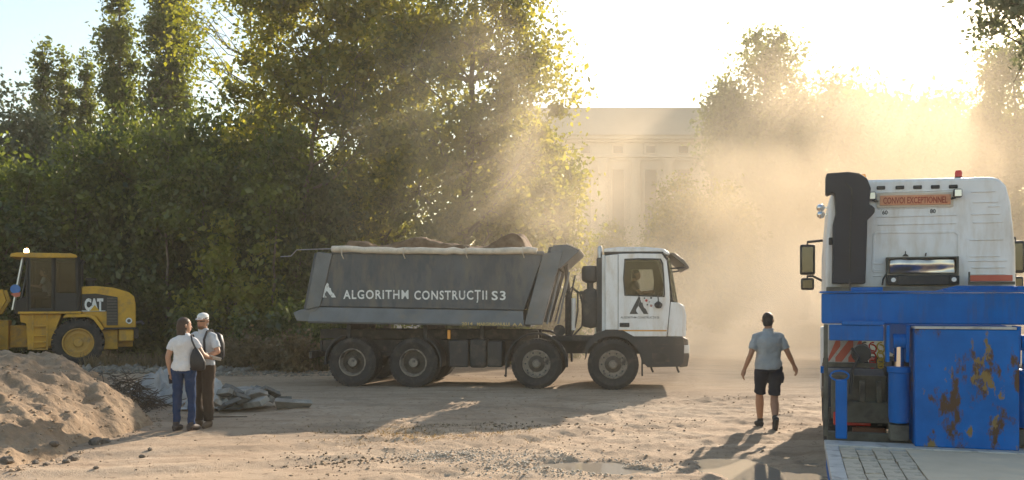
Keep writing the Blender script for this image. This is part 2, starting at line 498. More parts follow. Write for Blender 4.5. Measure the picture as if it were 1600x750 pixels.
def make_tree(name, env, trunk, n, leaf, mat, barkmat, seed, sigma=0.42, per=130, limbs=26, shell=0.45, gap=0.0, r0=0.2, fork=None):
    """a tapered, slightly crooked trunk with limbs reaching the leaf clumps, and the crown; returns the Empty"""
    rng = np.random.default_rng(seed)
    root = bpy.data.objects.new(name, None); COL.objects.link(root); root.empty_display_size = 0.3
    P, cc = crown_points(env, n, max(12, n // per), sigma, rng, shell, gap, seed)
    tr = [Vector(p) for p in trunk]
    mb = MB()
    N = 12; path, rad = [], []
    for i in range(N + 1):
        t = i / N * (len(tr) - 1); k = min(int(t), len(tr) - 2); f = t - k
        q = tr[k].lerp(tr[k + 1], f)
        q = q + Vector((rng.normal() * 0.05, rng.normal() * 0.05, 0)) * (1 if i else 0)
        path.append(q); rad.append(r0 * (1.0 - 0.86 * i / N) * (1.25 if i == 0 else 1))
    path[0].z -= 0.3
    mb.tube(path, rad, 8)
    order = rng.permutation(len(cc))[:limbs]
    for j in order:
        c = Vector(cc[j])
        best = None
        hd = None
        for i in range(2, N + 1):
            dz = c.z - path[i].z; h = math.hypot(c.x - path[i].x, c.y - path[i].y)
            sc = abs(dz - h * 0.75)
            if best is None or sc < hd: best, hd = i, sc
        s = path[best]; rr = rad[best] * 0.55
        m1 = s.lerp(c, 0.35) + Vector((rng.normal() * 0.15, rng.normal() * 0.15, -0.06 * (c - s).length))
        m2 = s.lerp(c, 0.7) + Vector((rng.normal() * 0.15, rng.normal() * 0.15, 0.03 * (c - s).length))
        mb.tube([s, m1, m2, c], [rr, rr * 0.7, rr * 0.42, 0.012], 5)
        for _ in range(2):
            e = c + Vector(rng.normal(size=3)) * 0.7
            mb.tube([m2, m2.lerp(e, 0.55) + Vector((0, 0, 0.08)), e], [rr * 0.35, rr * 0.22, 0.006], 4)
    mb.build('trunk', barkmat, root, smooth=60)
    link('crown', leaf_mesh(name + '_crown', P, leaf, mat, rng), root)
    return root
def put(o, px, d, label, cat='tree', group=None, rz=0.0, s=1.0, sz=None):
    x = W(px, d); o.location = (x, d, float(gz(x, d))); o.rotation_euler = (0, 0, rz); o.scale = (s, s, sz or s)
    return tag(o, label, cat, group)

def poplar_env(h, r):
    return [(0, 0, h * t, r * w, r * w, h * 0.13) for t, w in ((0.16, 0.55), (0.3, 0.9), (0.45, 1.0), (0.6, 0.95), (0.74, 0.8), (0.86, 0.55), (0.94, 0.32))]
# --- the tall narrow poplars standing out above the rest on the left
pop = make_tree('poplar_tree', poplar_env(16.6, 0.85), [(0, 0, 0), (0.1, 0, 8), (0, 0, 16)], 26000, 0.16, L_POP, bark, 11, 0.25, 110, 30, 0.5, r0=0.22)
put(pop, 184, 40, 'tall dark narrow poplar, left one of the tallest pair', group='poplars')
pop2 = make_tree('poplar_tree', poplar_env(18.2, 1.0), [(0, 0, 0), (-0.1, 0.1, 9), (0.1, 0, 17.5)], 32000, 0.16, L_POP, bark, 12, 0.27, 110, 34, 0.5, r0=0.25)
put(pop2, 262, 39.5, 'tallest narrow poplar, right one of the pair, cut off by the top edge', group='poplars')
p3 = make_tree('poplar_tree', poplar_env(14.2, 0.48), [(0, 0, 0), (0.05, 0, 7), (0, 0, 13.8)], 11000, 0.16, L_POP, bark, 13, 0.2, 90, 24, 0.5, r0=0.16)
put(p3, 68, 42, 'slim poplar with a forked top, leftmost of the row of poplars', group='poplars')
c = copy_tree(p3); put(c, 101, 43, 'slim poplar in the middle of the three shorter ones at left', group='poplars', rz=2.0, s=0.99)
c = copy_tree(p3); put(c, 134, 42.5, 'slim poplar next to the taller pair, its crown reaching less high', group='poplars', rz=4.1, s=0.97)

def broad_env(h, r, low=0.12, seed=0):
    g = np.random.default_rng(seed)
    e = [(0, 0, h * 0.62, r * 0.75, r * 0.75, h * 0.34), (0, 0, h * 0.34, r * 0.85, r * 0.85, h * 0.26)]
    for k in range(9):
        a = g.uniform(0, 6.28); q = g.uniform(0.3, 0.75) * r; z = g.uniform(low + 0.08, 0.85) * h
        e.append((q * math.cos(a), q * math.sin(a), z, r * g.uniform(0.28, 0.5), r * g.uniform(0.28, 0.5), h * g.uniform(0.09, 0.17)))
    return e
B1 = make_tree('broadleaf_tree', broad_env(7.6, 2.9, 0.05, 1), [(0, 0, 0), (0.1, 0.1, 3), (-0.1, 0, 7)], 38000, 0.17, L_DARK, bark, 21, 0.5, 260, 26, 0.55, 0.3, r0=0.17)
B2 = make_tree('broadleaf_tree', broad_env(9.0, 3.0, 0.05, 2), [(0, 0, 0), (-0.2, 0.1, 4), (0.2, 0, 8.4)], 40000, 0.17, L_MID, bark, 22, 0.5, 260, 28, 0.55, 0.3, r0=0.19)
B3 = make_tree('silver_leaf_tree', broad_env(10.2, 2.6, 0.05, 3), [(0, 0, 0), (-0.2, 0.1, 4), (0.2, 0, 9.6)], 34000, 0.18, L_SILV, bark, 23, 0.46, 220, 28, 0.5, 0.2, r0=0.2)
DG = 'trees along the left edge of the site'
put(B3, 8, 35, 'pale silvery-leaved tree at the far left edge', group=DG)
put(B1, 128, 33, 'dark bushy tree behind the yellow wheel loader cab', group=DG, s=0.95, sz=0.9)
put(B2, 60, 37, 'mid-green round tree below the three slim poplars', group=DG, rz=1.0)
c = copy_tree(B1); put(c, 232, 31.5, 'low dark bushy tree behind the white cap of the standing man', group=DG, rz=1.9, s=0.9, sz=1.12)
c = copy_tree(B2); put(c, 200, 37, 'mid-green tree at the foot of the two tallest poplars', group=DG, rz=2.6, s=0.98)
c = copy_tree(B1); put(c, 330, 33, 'dark tree filling the gap right of the tallest poplar', group=DG, rz=3.3, s=0.9, sz=1.2)
c = copy_tree(B2); put(c, 398, 32.5, 'leafy tree with lit tips left of the bare pale trunk', group=DG, rz=4.0, s=0.9, sz=1.08)
c = copy_tree(B1); put(c, 445, 30.5, 'dark tree behind the rear end of the dump truck', group=DG, rz=5.1, s=0.75, sz=0.95)
c = copy_tree(B2); put(c, 300, 41, 'farther green tree seen between the tallest poplar and the airy tree', group=DG, rz=5.5, s=0.9)
c = copy_tree(B1); put(c, -30, 30, 'dark tree cut off by the left edge beside the loader', group=DG, rz=0.7, s=1.0)
sap = make_tree('slender_tree', [(0, 0, 5.2, .9, .8, 1.0), (0.3, 0, 6.6, .8, .7, .9), (-.4, 0, 4.4, .6, .6, .5)], [(0, 0, 0), (.05, 0, 3), (0, 0, 7.2)], 3600, 0.15, L_MID, bark_pale, 35, 0.3, 80, 16, 0.5, r0=0.07)
put(sap, 116, 29.6, 'slender tree with a thin pale stem behind the loader engine hood')
c = copy_tree(sap); put(c, 262, 29.4, 'slender pale-stemmed tree behind the heads of the couple', rz=2.2, s=1.05)
c = copy_tree(sap); put(c, 318, 28.6, 'slender pale-stemmed tree between the couple and the yellow-green young tree', rz=4.0, s=0.9)
c = copy_tree(sap); put(c, 428, 28.2, 'slender pale-stemmed tree just left of the dump truck tail', rz=5.3, s=1.0)
# young yellow-green tree; its leaf colour is brightened in place of sunlight
yb = make_tree('young_tree', [(-0.7, 0, 1.5, .75, .5, .5), (0.1, 0, 2.3, .7, .5, .5), (-0.3, 0, 3.2, .5, .4, .5), (0.7, 0, 2.0, .55, .4, .5), (0.5, 0, 1.0, .6, .4, .4), (-0.2, 0, 4.2, .4, .35, .5), (1.2, 0, 3.4, .4, .4, .4)],
               [(0.3, 0.2, 0), (0.3, 0.1, 2), (0.0, 0, 4.6)], 3600, 0.17, L_YEL, bark, 31, 0.26, 90, 18, 0.4, r0=0.06)
put(yb, 352, 28.0, 'young tree with sparse yellow-green leaves brightened as if sunlit in front of dark woods')
# tall central tree: leaning bare trunk, open crown
ct = make_tree('tall_tree', [(-1.2, 0, 7.8, 1.5, 1.4, 1.2), (-0.6, 0, 9.8, 1.6, 1.6, 1.2), (0.6, 0, 9.2, 1.7, 1.7, 1.3), (2.3, 0, 10.6, 1.9, 1.9, 1.5), (0.6, 0, 12.2, 2.4, 2.0, 1.6), (-0.9, 0, 12.4, 1.4, 1.4, 1.2), (2.9, 0, 13.0, 1.6, 1.6, 1.3), (1.9, 0, 7.6, 1.2, 1.2, .9)],
               [(-0.35, 0, 0), (-0.2, 0, 3.0), (0.1, 0, 5.5), (0.6, 0, 8.0), (0.9, 0.1, 13.2)], 26000, 0.16, L_SUNLIT, bark_pale, 41, 0.4, 120, 46, 0.4, 0.35, r0=0.15)
put(ct, 472, 29.5, 'tall tree with a bare pale leaning trunk rising behind the dump truck')
# airy tree with thin branches against the sky
at_ = make_tree('airy_tree', [(-1.6, 0, 11.4, 1.2, .9, 1.1), (-0.3, 0, 10.4, 1.1, .9, 1.0), (0.6, 0, 12.4, 1.2, 1.0, 1.2), (-2.2, 0, 13.0, .9, .8, .8), (0.9, 0, 9.0, 1.0, .9, .8), (-0.6, 0, 13.6, 1.1, .9, .9)],
                [(0.6, 0, 0), (0.4, 0, 6), (0.2, 0, 10), (0, 0, 14)], 3000, 0.15, L_YEL, bark, 42, 0.42, 60, 44, 0.5, r0=0.14)
put(at_, 392, 34, 'airy thin-branched tree with few leaves against the sky')
# the big dusty tree right of centre
bt = make_tree('big_tree', [(0, 0, 9.2, 2.5, 2.2, 2.6), (-1.2, 0, 6.0, 2.1, 2.0, 2.3), (1.3, 0, 6.2, 2.0, 2.0, 2.4), (0.4, 0, 11.6, 2.0, 1.8, 1.8), (-2.2, 0, 8.6, 1.5, 1.5, 1.8), (2.2, 0, 8.2, 1.3, 1.4, 1.8), (0.2, 0, 3.2, 2.6, 2.0, 1.7), (-1.4, 0, 11.0, 1.4, 1.4, 1.4), (1.7, 0, 10.2, 1.2, 1.3, 1.3)],
               [(0, 0, 0), (-0.1, 0, 4), (0.2, 0, 8), (0.3, 0, 12.6)], 38000, 0.155, L_SUNLIT, bark, 51, 0.42, 210, 40, 0.5, r0=0.24)
put(bt, 730, 29.5, 'big full tree in drifting dust behind the loaded tipper body')
bt2 = make_tree('big_tree', [(0, 0, 8.4, 2.3, 2.2, 2.6), (-1.0, 0, 5.4, 2.0, 2.0, 2.2), (1.2, 0, 5.4, 1.9, 2.0, 2.2), (0.2, 0, 11.2, 1.9, 1.8, 2.0), (0, 0, 2.6, 2.4, 2.0, 1.6)],
                [(0, 0, 0), (0.1, 0, 4), (0.0, 0, 12.4)], 22000, 0.16, L_SUNLIT, bark, 52, 0.45, 220, 34, 0.5, r0=0.2)
put(bt2, 600, 32.5, 'full tree between the bare leaning trunk and the biggest dusty tree')
bt3 = make_tree('big_tree', broad_env(8.6, 2.0, 0.05, 7), [(0, 0, 0), (0.1, 0, 4), (0.0, 0, 8)], 30000, 0.16, L_SUNLIT, bark, 53, 0.36, 120, 28, 0.5, r0=0.16)
put(bt3, 826, 32.5, 'lower dusty tree at the right end of the tree line, before the building')
bt4 = copy_tree(B2); put(bt4, 540, 36, 'tree low behind the middle of the tipper body, deep in shade', group=DG, rz=3.8, s=0.9)
# --- trees in the glare on the right, deep in dust
HG = 'hazy trees in the glare behind the parked tractor unit'
h1 = make_tree('hazy_tree', [(0, 0, 11.6, 2.4, 2.2, 2.4), (-1.2, 0, 8.6, 1.8, 1.8, 2.4), (1.4, 0, 9.6, 1.7, 1.8, 2.2), (0.3, 0, 14.3, 1.3, 1.3, 1.5), (0, 0, 5.0, 2.6, 2.3, 2.6), (-1.7, 0, 11.2, 1.2, 1.2, 1.2)],
               [(0, 0, 0), (0.1, 0, 6), (0.2, 0, 15)], 42000, 0.21, L_MID, bark, 61, 0.45, 120, 34, 0.5, 0.2, r0=0.25)
put(h1, 1190, 78, 'tall hazy tree right of the pale building, faded by dust', group=HG, s=1.6)
h2 = make_tree('hazy_tree', broad_env(11.5, 3.2, 0.05, 9), [(0, 0, 0), (0.1, 0, 5), (0.0, 0, 10.6)], 36000, 0.21, L_MID, bark, 62, 0.48, 120, 32, 0.5, 0.2, r0=0.22)
put(h2, 1300, 76, 'hazy round tree above the black air intake of the tractor', group=HG, s=1.85)
c = copy_tree(h2); put(c, 1395, 80, 'hazy tree in the brightest glare above the white cab', group=HG, rz=1.6, s=1.75)
c = copy_tree(h2); put(c, 1490, 77, 'hazy tree behind the right half of the white cab roof', group=HG, rz=3.2, s=1.75)
c = copy_tree(h1); put(c, 1590, 74, 'hazy tree at the right edge below the overhanging branch', group=HG, rz=2.4, s=1.5)
c = copy_tree(bt3); put(c, 1060, 56, 'low faded tree in front of the building columns', group=HG, rz=1.1, s=1.15)
c = copy_tree(bt3); put(c, 955, 60, 'low faded tree at the left part of the building facade', group=HG, rz=4.4, s=0.85)
c = copy_tree(bt3); put(c, 1130, 53, 'low faded tree beside the tall hazy one', group=HG, rz=0.4, s=1.05)
for px, d, s, rz, lab in ((1235, 70, .8, .5, 'low faded bush left of the tractor mirror, far behind the walking man'), (1330, 68, .85, 2.5, 'low faded bush hidden mostly by the black air intake'), (1440, 69, .85, 3.9, 'low faded bush behind the middle of the white cab'), (1545, 66, .8, 5.2, 'low faded bush right of the white cab')):
    c = copy_tree(bt3); put(c, px, d, lab, group=HG, rz=rz, s=s)
# overhanging branches of a near tree whose trunk stands outside the right edge
nt = make_tree('overhanging_tree', [(-2.6, 0, 7.9, .75, 1.1, .9), (-3.0, 0, 8.9, .7, 1.0, .7), (-2.0, 0, 7.0, .5, .9, .6), (-1.2, 0, 9.0, 1.4, 1.3, 1.3), (0.8, 0, 9.4, 2.2, 1.8, 1.8), (0.4, 0, 7.2, 1.7, 1.6, 1.3), (-1.7, 0, 10.4, 1.6, 1.5, 1.1)],
               [(0.6, 0, 0), (0.4, 0, 4), (0, 0, 7), (-0.4, 0, 10.5)], 11000, 0.13, L_SILV, bark, 71, 0.3, 100, 40, 0.4, r0=0.2)  # pale leaf colour stands in for the glare that fades this crown
put(nt, 1772, 21, 'tree overhanging the top right corner, glare put into its leaf colour', sz=1.08)
# --- farther trees closing the gaps
FG = 'farther trees behind the left tree line'
for k, (px, d, s, rz, lab) in enumerate(((20, 50, 1.15, 0.3, 'farther tree behind the pale silvery-leaved one'), (110, 52, 1.1, 1.4, 'farther tree behind the three slim poplars'),
        (215, 53, 1.05, 2.1, 'farther tree behind the two tallest poplars'), (330, 52, 1.1, 2.9, 'farther tree below the airy thin-branched one'),
        (430, 50, 1.15, 3.7, 'farther tree left of the bare leaning trunk'), (510, 48, 1.2, 4.9, 'farther tree right of the bare leaning trunk'))):
    c = copy_tree(B1 if k % 2 else B2); put(c, px, d, lab, group=FG, rz=rz, s=s)
# ------------------------------------------------------------------ shrubs and weeds along the foot of the trees
def make_shrub(name, h, r, n, leaf, mat, seed):
    rng = np.random.default_rng(seed)
    root = bpy.data.objects.new(name, None); COL.objects.link(root)
    mb = MB(); P = []
    for k in range(14):
        a = rng.uniform(0, 6.28); q = rng.uniform(0.2, 1.0) * r
        e = Vector((q * math.cos(a), q * math.sin(a), h * rng.uniform(0.55, 1.05)))
        s = Vector((0.2 * e.x, 0.2 * e.y, -0.05))
        m = s.lerp(e, 0.5) + Vector((0, 0, 0.12 * h))
        mb.tube([s, m, e], [0.014, 0.01, 0.004], 4)
        t = rng.random(n // 14)[:, None]
        pts = np.where(t < 0.5, np.array(s) + (np.array(m) - np.array(s)) * t * 2, np.array(m) + (np.array(e) - np.array(m)) * (t * 2 - 1))
        P.append(pts + rng.normal(size=pts.shape) * 0.12 * max(0.6, h))
    P = np.concatenate(P); P = P[P[:, 2] > 0.02]
    mb.build('stem', bark, root)
    link('foliage', leaf_mesh(name + '_foliage', P, leaf, mat, rng), root)
    return root
s_green = make_shrub('shrub', 1.5, 0.9, 3800, 0.13, L_DARK, 81)
s_dry = make_shrub('dry_weed_bush', 1.0, 0.7, 2600, 0.10, L_DRY, 82)
s_mid = make_shrub('shrub', 2.3, 1.2, 5200, 0.14, L_MID, 83)
SG = 'undergrowth along the foot of the trees'
spots = [('g', 300, 27.5, 1.0, 'green shrub just right of the standing couple'), ('d', 335, 26.0, 0.8, 'dry weed bush at the road edge behind the rubble'),
         ('d', 372, 25.2, 0.85, 'dry weed bush halfway between the couple and the truck'), ('g', 395, 26.4, 0.9, 'green shrub behind the dry weeds left of the truck'),
         ('d', 420, 24.6, 0.9, 'dry weed bush nearest the rear wheels, left one'), ('d', 455, 24.2, 1.0, 'dry weed bush touching the rear of the truck'),
         ('g', 470, 26.0, 1.1, 'green shrub behind the truck tail'), ('m', 350, 29.5, 1.0, 'tall leafy shrub in deep shade right of the couple'),
         ('m', 430, 28.6, 1.05, 'tall leafy shrub behind the tail of the truck body'), ('m', 255, 29.5, 1.0, 'tall leafy shrub behind the heads of the couple'),
         ('m', 215, 30.5, 1.1, 'tall leafy shrub behind the rear of the loader'), ('g', 500, 25.2, 0.8, 'green shrub seen behind the rearmost wheel'),
         ('m', 30, 30.0, 1.1, 'tall leafy shrub behind the loader cab'), ('m', 110, 30.5, 1.0, 'tall leafy shrub behind the loader engine hood'),
         ('m', 560, 27.5, 1.0, 'leafy shrub under the rear of the truck body'), ('m', 690, 27.0, 1.0, 'leafy shrub behind the middle of the truck body'),
         ('g', 800, 27.5, 1.2, 'dusty shrub behind the third wheel'), ('g', 880, 30.0, 1.3, 'dusty shrub seen between body and cab')]
protos = {'g': s_green, 'd': s_dry, 'm': s_mid}; used = set()
for i, (k, px, d, s, lab) in enumerate(spots):
    o = protos[k] if k not in used else copy_tree(protos[k]); used.add(k)
    put(o, px, d, lab, 'shrub', SG, rz=i * 1.3, s=s)
# grass and weeds nobody could count along the wood's edge
def blades(n, xf, yf, hmin, hmax, w, seed, mask=None, lean=0.35):
    g = np.random.default_rng(seed)
    x, y = xf(g, n), yf(g, n)
    if mask is not None:
        k = mask(x, y, g); x, y = x[k], y[k]
    n = len(x); z = gz(x, y)
    a = g.uniform(0, 6.28, n); h = g.uniform(hmin, hmax, n); ww = w * g.uniform(0.6, 1.4, n)
    lx, ly = g.normal(size=n) * lean * h, g.normal(size=n) * lean * h
    b = np.stack([x, y, z - 0.005], 1); d = np.stack([np.cos(a) * ww, np.sin(a) * ww, 0 * a], 1)
    t = b + np.stack([lx, ly, h], 1)
    v = np.stack([b - d, b + d, t], 1).reshape(-1, 3)
    return v, np.arange(3 * n).reshape(n, 3)
v, f = blades(9000, lambda g, n: g.uniform(-13, -3.2, n), lambda g, n: 24.0 + np.abs(g.normal(size=n)) * 1.6, 0.12, 0.5, 0.02, 5,
              lambda x, y, g: (fbm(x * 0.7, y * 0.7, 0, 8, 2) > -0.2) & (y > 24.2 - 0.12 * (x + 3)))
tag(link('weeds', raw_mesh('weeds', v, f, 3, L_DRY)), 'dry weeds and grass along the edge of the woods', 'weeds', kind='stuff')
v, f = blades(2600, lambda g, n: g.normal(size=n) * 0.95 - 1.35, lambda g, n: g.normal(size=n) * 0.55 + 12.9, 0.012, 0.05, 0.007, 6,
              lambda x, y, g: fbm(x * 1.3, y * 2.2, 0, 12, 3) > -0.1, 0.9)
tag(link('dry_grass', raw_mesh('dry_grass', v, f, 3, L_DRY)), 'sparse yellowish grass trodden into the earth in front of the truck', 'grass', kind='stuff')
# ================================================================== the pale monumental building far behind
BD = 95.0
stone = M('pale_stone', (0.46, 0.41, 0.33), 0.85, var=0.12, scale=0.4, bump=0.15, bscale=6)
stone2 = M('roof_slab', (0.36, 0.32, 0.26), 0.85, var=0.12, scale=0.3)
bwin = M('dark_window', (0.05, 0.05, 0.05), 0.25, var=0.2)
bld = thing('monumental_building', 'pale stone monumental building with flat roof slab fading in dust', 'building', (0, BD, 0))
BX0, BX1 = W(820, BD), W(1222, BD)
zt = Hh(166, BD)
mb = MB(); mb.span(BX0, BX1, 0, 22, 0, Hh(214, BD)); mb.build('wall', stone, bld)
mb = MB(); mb.prism([(-1.1, Hh(214, BD) + 0.003), (23, Hh(214, BD) + 0.003), (23, zt), (0.6, zt)], BX0 - 1, BX1 + 1, 'x'); mb.build('roof', stone2, bld, 0.05)
for k, (y0, y1, out) in enumerate(((212, 219, 0.9), (219.3, 223, 0.5), (243, 247, 0.6), (247.3, 251, 0.35))):
    mb = MB(); mb.span(BX0 - out, BX1 + out, -out, -0.003, Hh(y1, BD), Hh(y0, BD)); mb.build('cornice', stone, bld, 0.06)
px = 863.5
while px < 1215:
    wx = W(px, BD)
    mb = MB(); mb.ring([(wx - .75, Hh(241, BD)), (wx + .75, Hh(241, BD)), (wx + .75, Hh(226, BD)), (wx - .75, Hh(226, BD))],
                       [(wx - .5, Hh(239.5, BD)), (wx + .5, Hh(239.5, BD)), (wx + .5, Hh(228, BD)), (wx - .5, Hh(228, BD))], -0.16, -0.003)
    fr = mb.build('attic_window', stone, bld, 0.02)
    mb = MB(); mb.span(wx - .5, wx + .5, -0.05, -0.004, Hh(239.5, BD), Hh(228, BD)); mb.build('pane', bwin, fr)
    # column below, between tall windows
    cx = wx + W(825.5, BD)
    mb = MB(); mb.lathe([(0.72, 0.0), (0.72, 0.5), (0.56, 0.7), (0.56, 4.0), (0.5, Hh(256, BD)), (0.68, Hh(252.5, BD)), (0.68, Hh(251.1, BD))], (cx, -1.0, 0), 'z', 16)
    mb.build('column', stone, bld, smooth=40)
    tw = MB(); tw.ring([(wx - .85, 2.5), (wx + .85, 2.5), (wx + .85, Hh(262, BD)), (wx - .85, Hh(262, BD))],
                       [(wx - .62, 2.8), (wx + .62, 2.8), (wx + .62, Hh(265, BD)), (wx - .62, Hh(265, BD))], -0.2, -0.003)
    fr = tw.build('tall_window', stone, bld, 0.02)
    mb = MB(); mb.span(wx - .62, wx + .62, -0.06, -0.004, 2.8, Hh(265, BD)); mb.build('pane', bwin, fr)
    px += 51
mb = MB(); mb.span(BX0 - 2, BX1 + 2, -2.6, 0, 0, 1.2); mb.build('plinth', stone, bld, 0.03)
# ================================================================== shared vehicle materials
rubber = M('tyre_rubber', (0.026, 0.026, 0.026), 0.85, var=0.3, scale=6, bump=0.25, bscale=40, col2=(0.115, 0.095, 0.075), c2=(0.52, 0.8), c2scale=4)
rim_dusty = M('rim_dusty', (0.25, 0.215, 0.175), 0.7, 0.1, var=0.3, scale=8, col2=(0.06, 0.052, 0.045), c2=(0.5, 0.62), c2scale=6)
hubm = M('hub_dark', (0.075, 0.064, 0.052), 0.65, 0.2, var=0.3, scale=9)  # dark tone puts the shade of the deep rear dish into the colour
chassis = M('chassis_black', (0.03, 0.03, 0.03), 0.7, var=0.4, scale=5, col2=(0.13, 0.105, 0.08), c2=(0.5, 0.75), c2scale=4)
plast = M('black_plastic', (0.022, 0.024, 0.027), 0.5, var=0.25, scale=4, col2=(0.09, 0.075, 0.06), c2=(0.55, 0.8), c2scale=3)
white = M('white_paint', (0.72, 0.73, 0.74), 0.38, var=0.05, scale=2, col2=(0.50, 0.44, 0.36), c2=(0.46, 0.8), c2scale=1.9, c2stretch=(2.6, 2.6, .7), spec=0.5)
grey_body = M('dark_grey_paint', (0.074, 0.083, 0.094), 0.5, var=0.25, scale=1.4, col2=(0.15, 0.13, 0.105), c2=(0.46, 0.72), c2scale=1.5, c2stretch=(2.4, 1, .7), col3=(0.05, 0.062, 0.075), c3=(0.52, 0.64), c3scale=2.3, bump=1.0, bscale=2.2)
grey_rail = M('grey_rail_pale', (0.14, 0.148, 0.155), 0.5, var=0.2, scale=2.2, col2=(0.18, 0.16, 0.13), c2=(0.52, 0.75), c2scale=2.6)
canvas = M('tarpaulin_canvas', (0.62, 0.53, 0.43), 0.85, var=0.2, scale=6, bump=0.5, bscale=14)
steel = M('bare_steel', (0.45, 0.44, 0.42), 0.35, 0.9, var=0.2, scale=8)
chrome = M('polished_steel', (0.75, 0.74, 0.72), 0.12, 1.0, var=0.05)
letter = M('white_lettering', (0.74, 0.74, 0.72), 0.6, var=0.06, scale=12, col2=(0.22, 0.21, 0.19), c2=(0.55, 0.7), c2scale=11)
letter_y = M('yellow_lettering', (0.55, 0.42, 0.16), 0.6, var=0.3, scale=14)
dark_logo = M('charcoal_print', (0.05, 0.052, 0.055), 0.5, var=0.1)
red_print = M('red_print', (0.45, 0.05, 0.04), 0.5, var=0.1)
orange = M('orange_stripe', (0.62, 0.33, 0.07), 0.5, var=0.1)
seatm = M('seat_fabric', (0.06, 0.055, 0.05), 0.9, var=0.2)
pane = glass('cab_glass', (0.74, 0.76, 0.76), 0.025)
amber = M('amber_lens', (0.7, 0.28, 0.03), 0.25, var=0.05, spec=0.6)
redlens = M('red_lens', (0.5, 0.03, 0.02), 0.25, var=0.05, spec=0.6)
lampglass = M('headlamp_glass', (0.75, 0.75, 0.72), 0.15, 0.3, var=0.05)
soil = M('soil_load', (0.16, 0.098, 0.055), 0.95, var=0.35, scale=5, bump=0.9, bscale=14, col2=(0.24, 0.165, 0.10), c2=(0.5, 0.7), c2scale=4)

def logo_A(mb, w, h, y=0.0, t=0.004):
    """the A-shaped mark: a full left leg, a right leg with stepped upper edge"""
    mb.prism([(0, 0), (0.47 * w, 0), (0.36 * w, 0.16 * h), (0.36 * w, 0.26 * h), (0.47 * w, 0.46 * h), (0.585 * w, 0.9 * h), (0.52 * w, h), (0.49 * w, h)], y, y - t)
    mb.prism([(0.47 * w + .003, 0.46 * h), (0.76 * w, 0), (w, 0), (0.86 * w, 0.3 * h), (0.79 * w, 0.34 * h), (0.72 * w, 0.5 * h), (0.70 * w, 0.64 * h), (0.62 * w, 0.66 * h), (0.60 * w, 0.78 * h), (0.572 * w, 0.82 * h)], y, y - t)

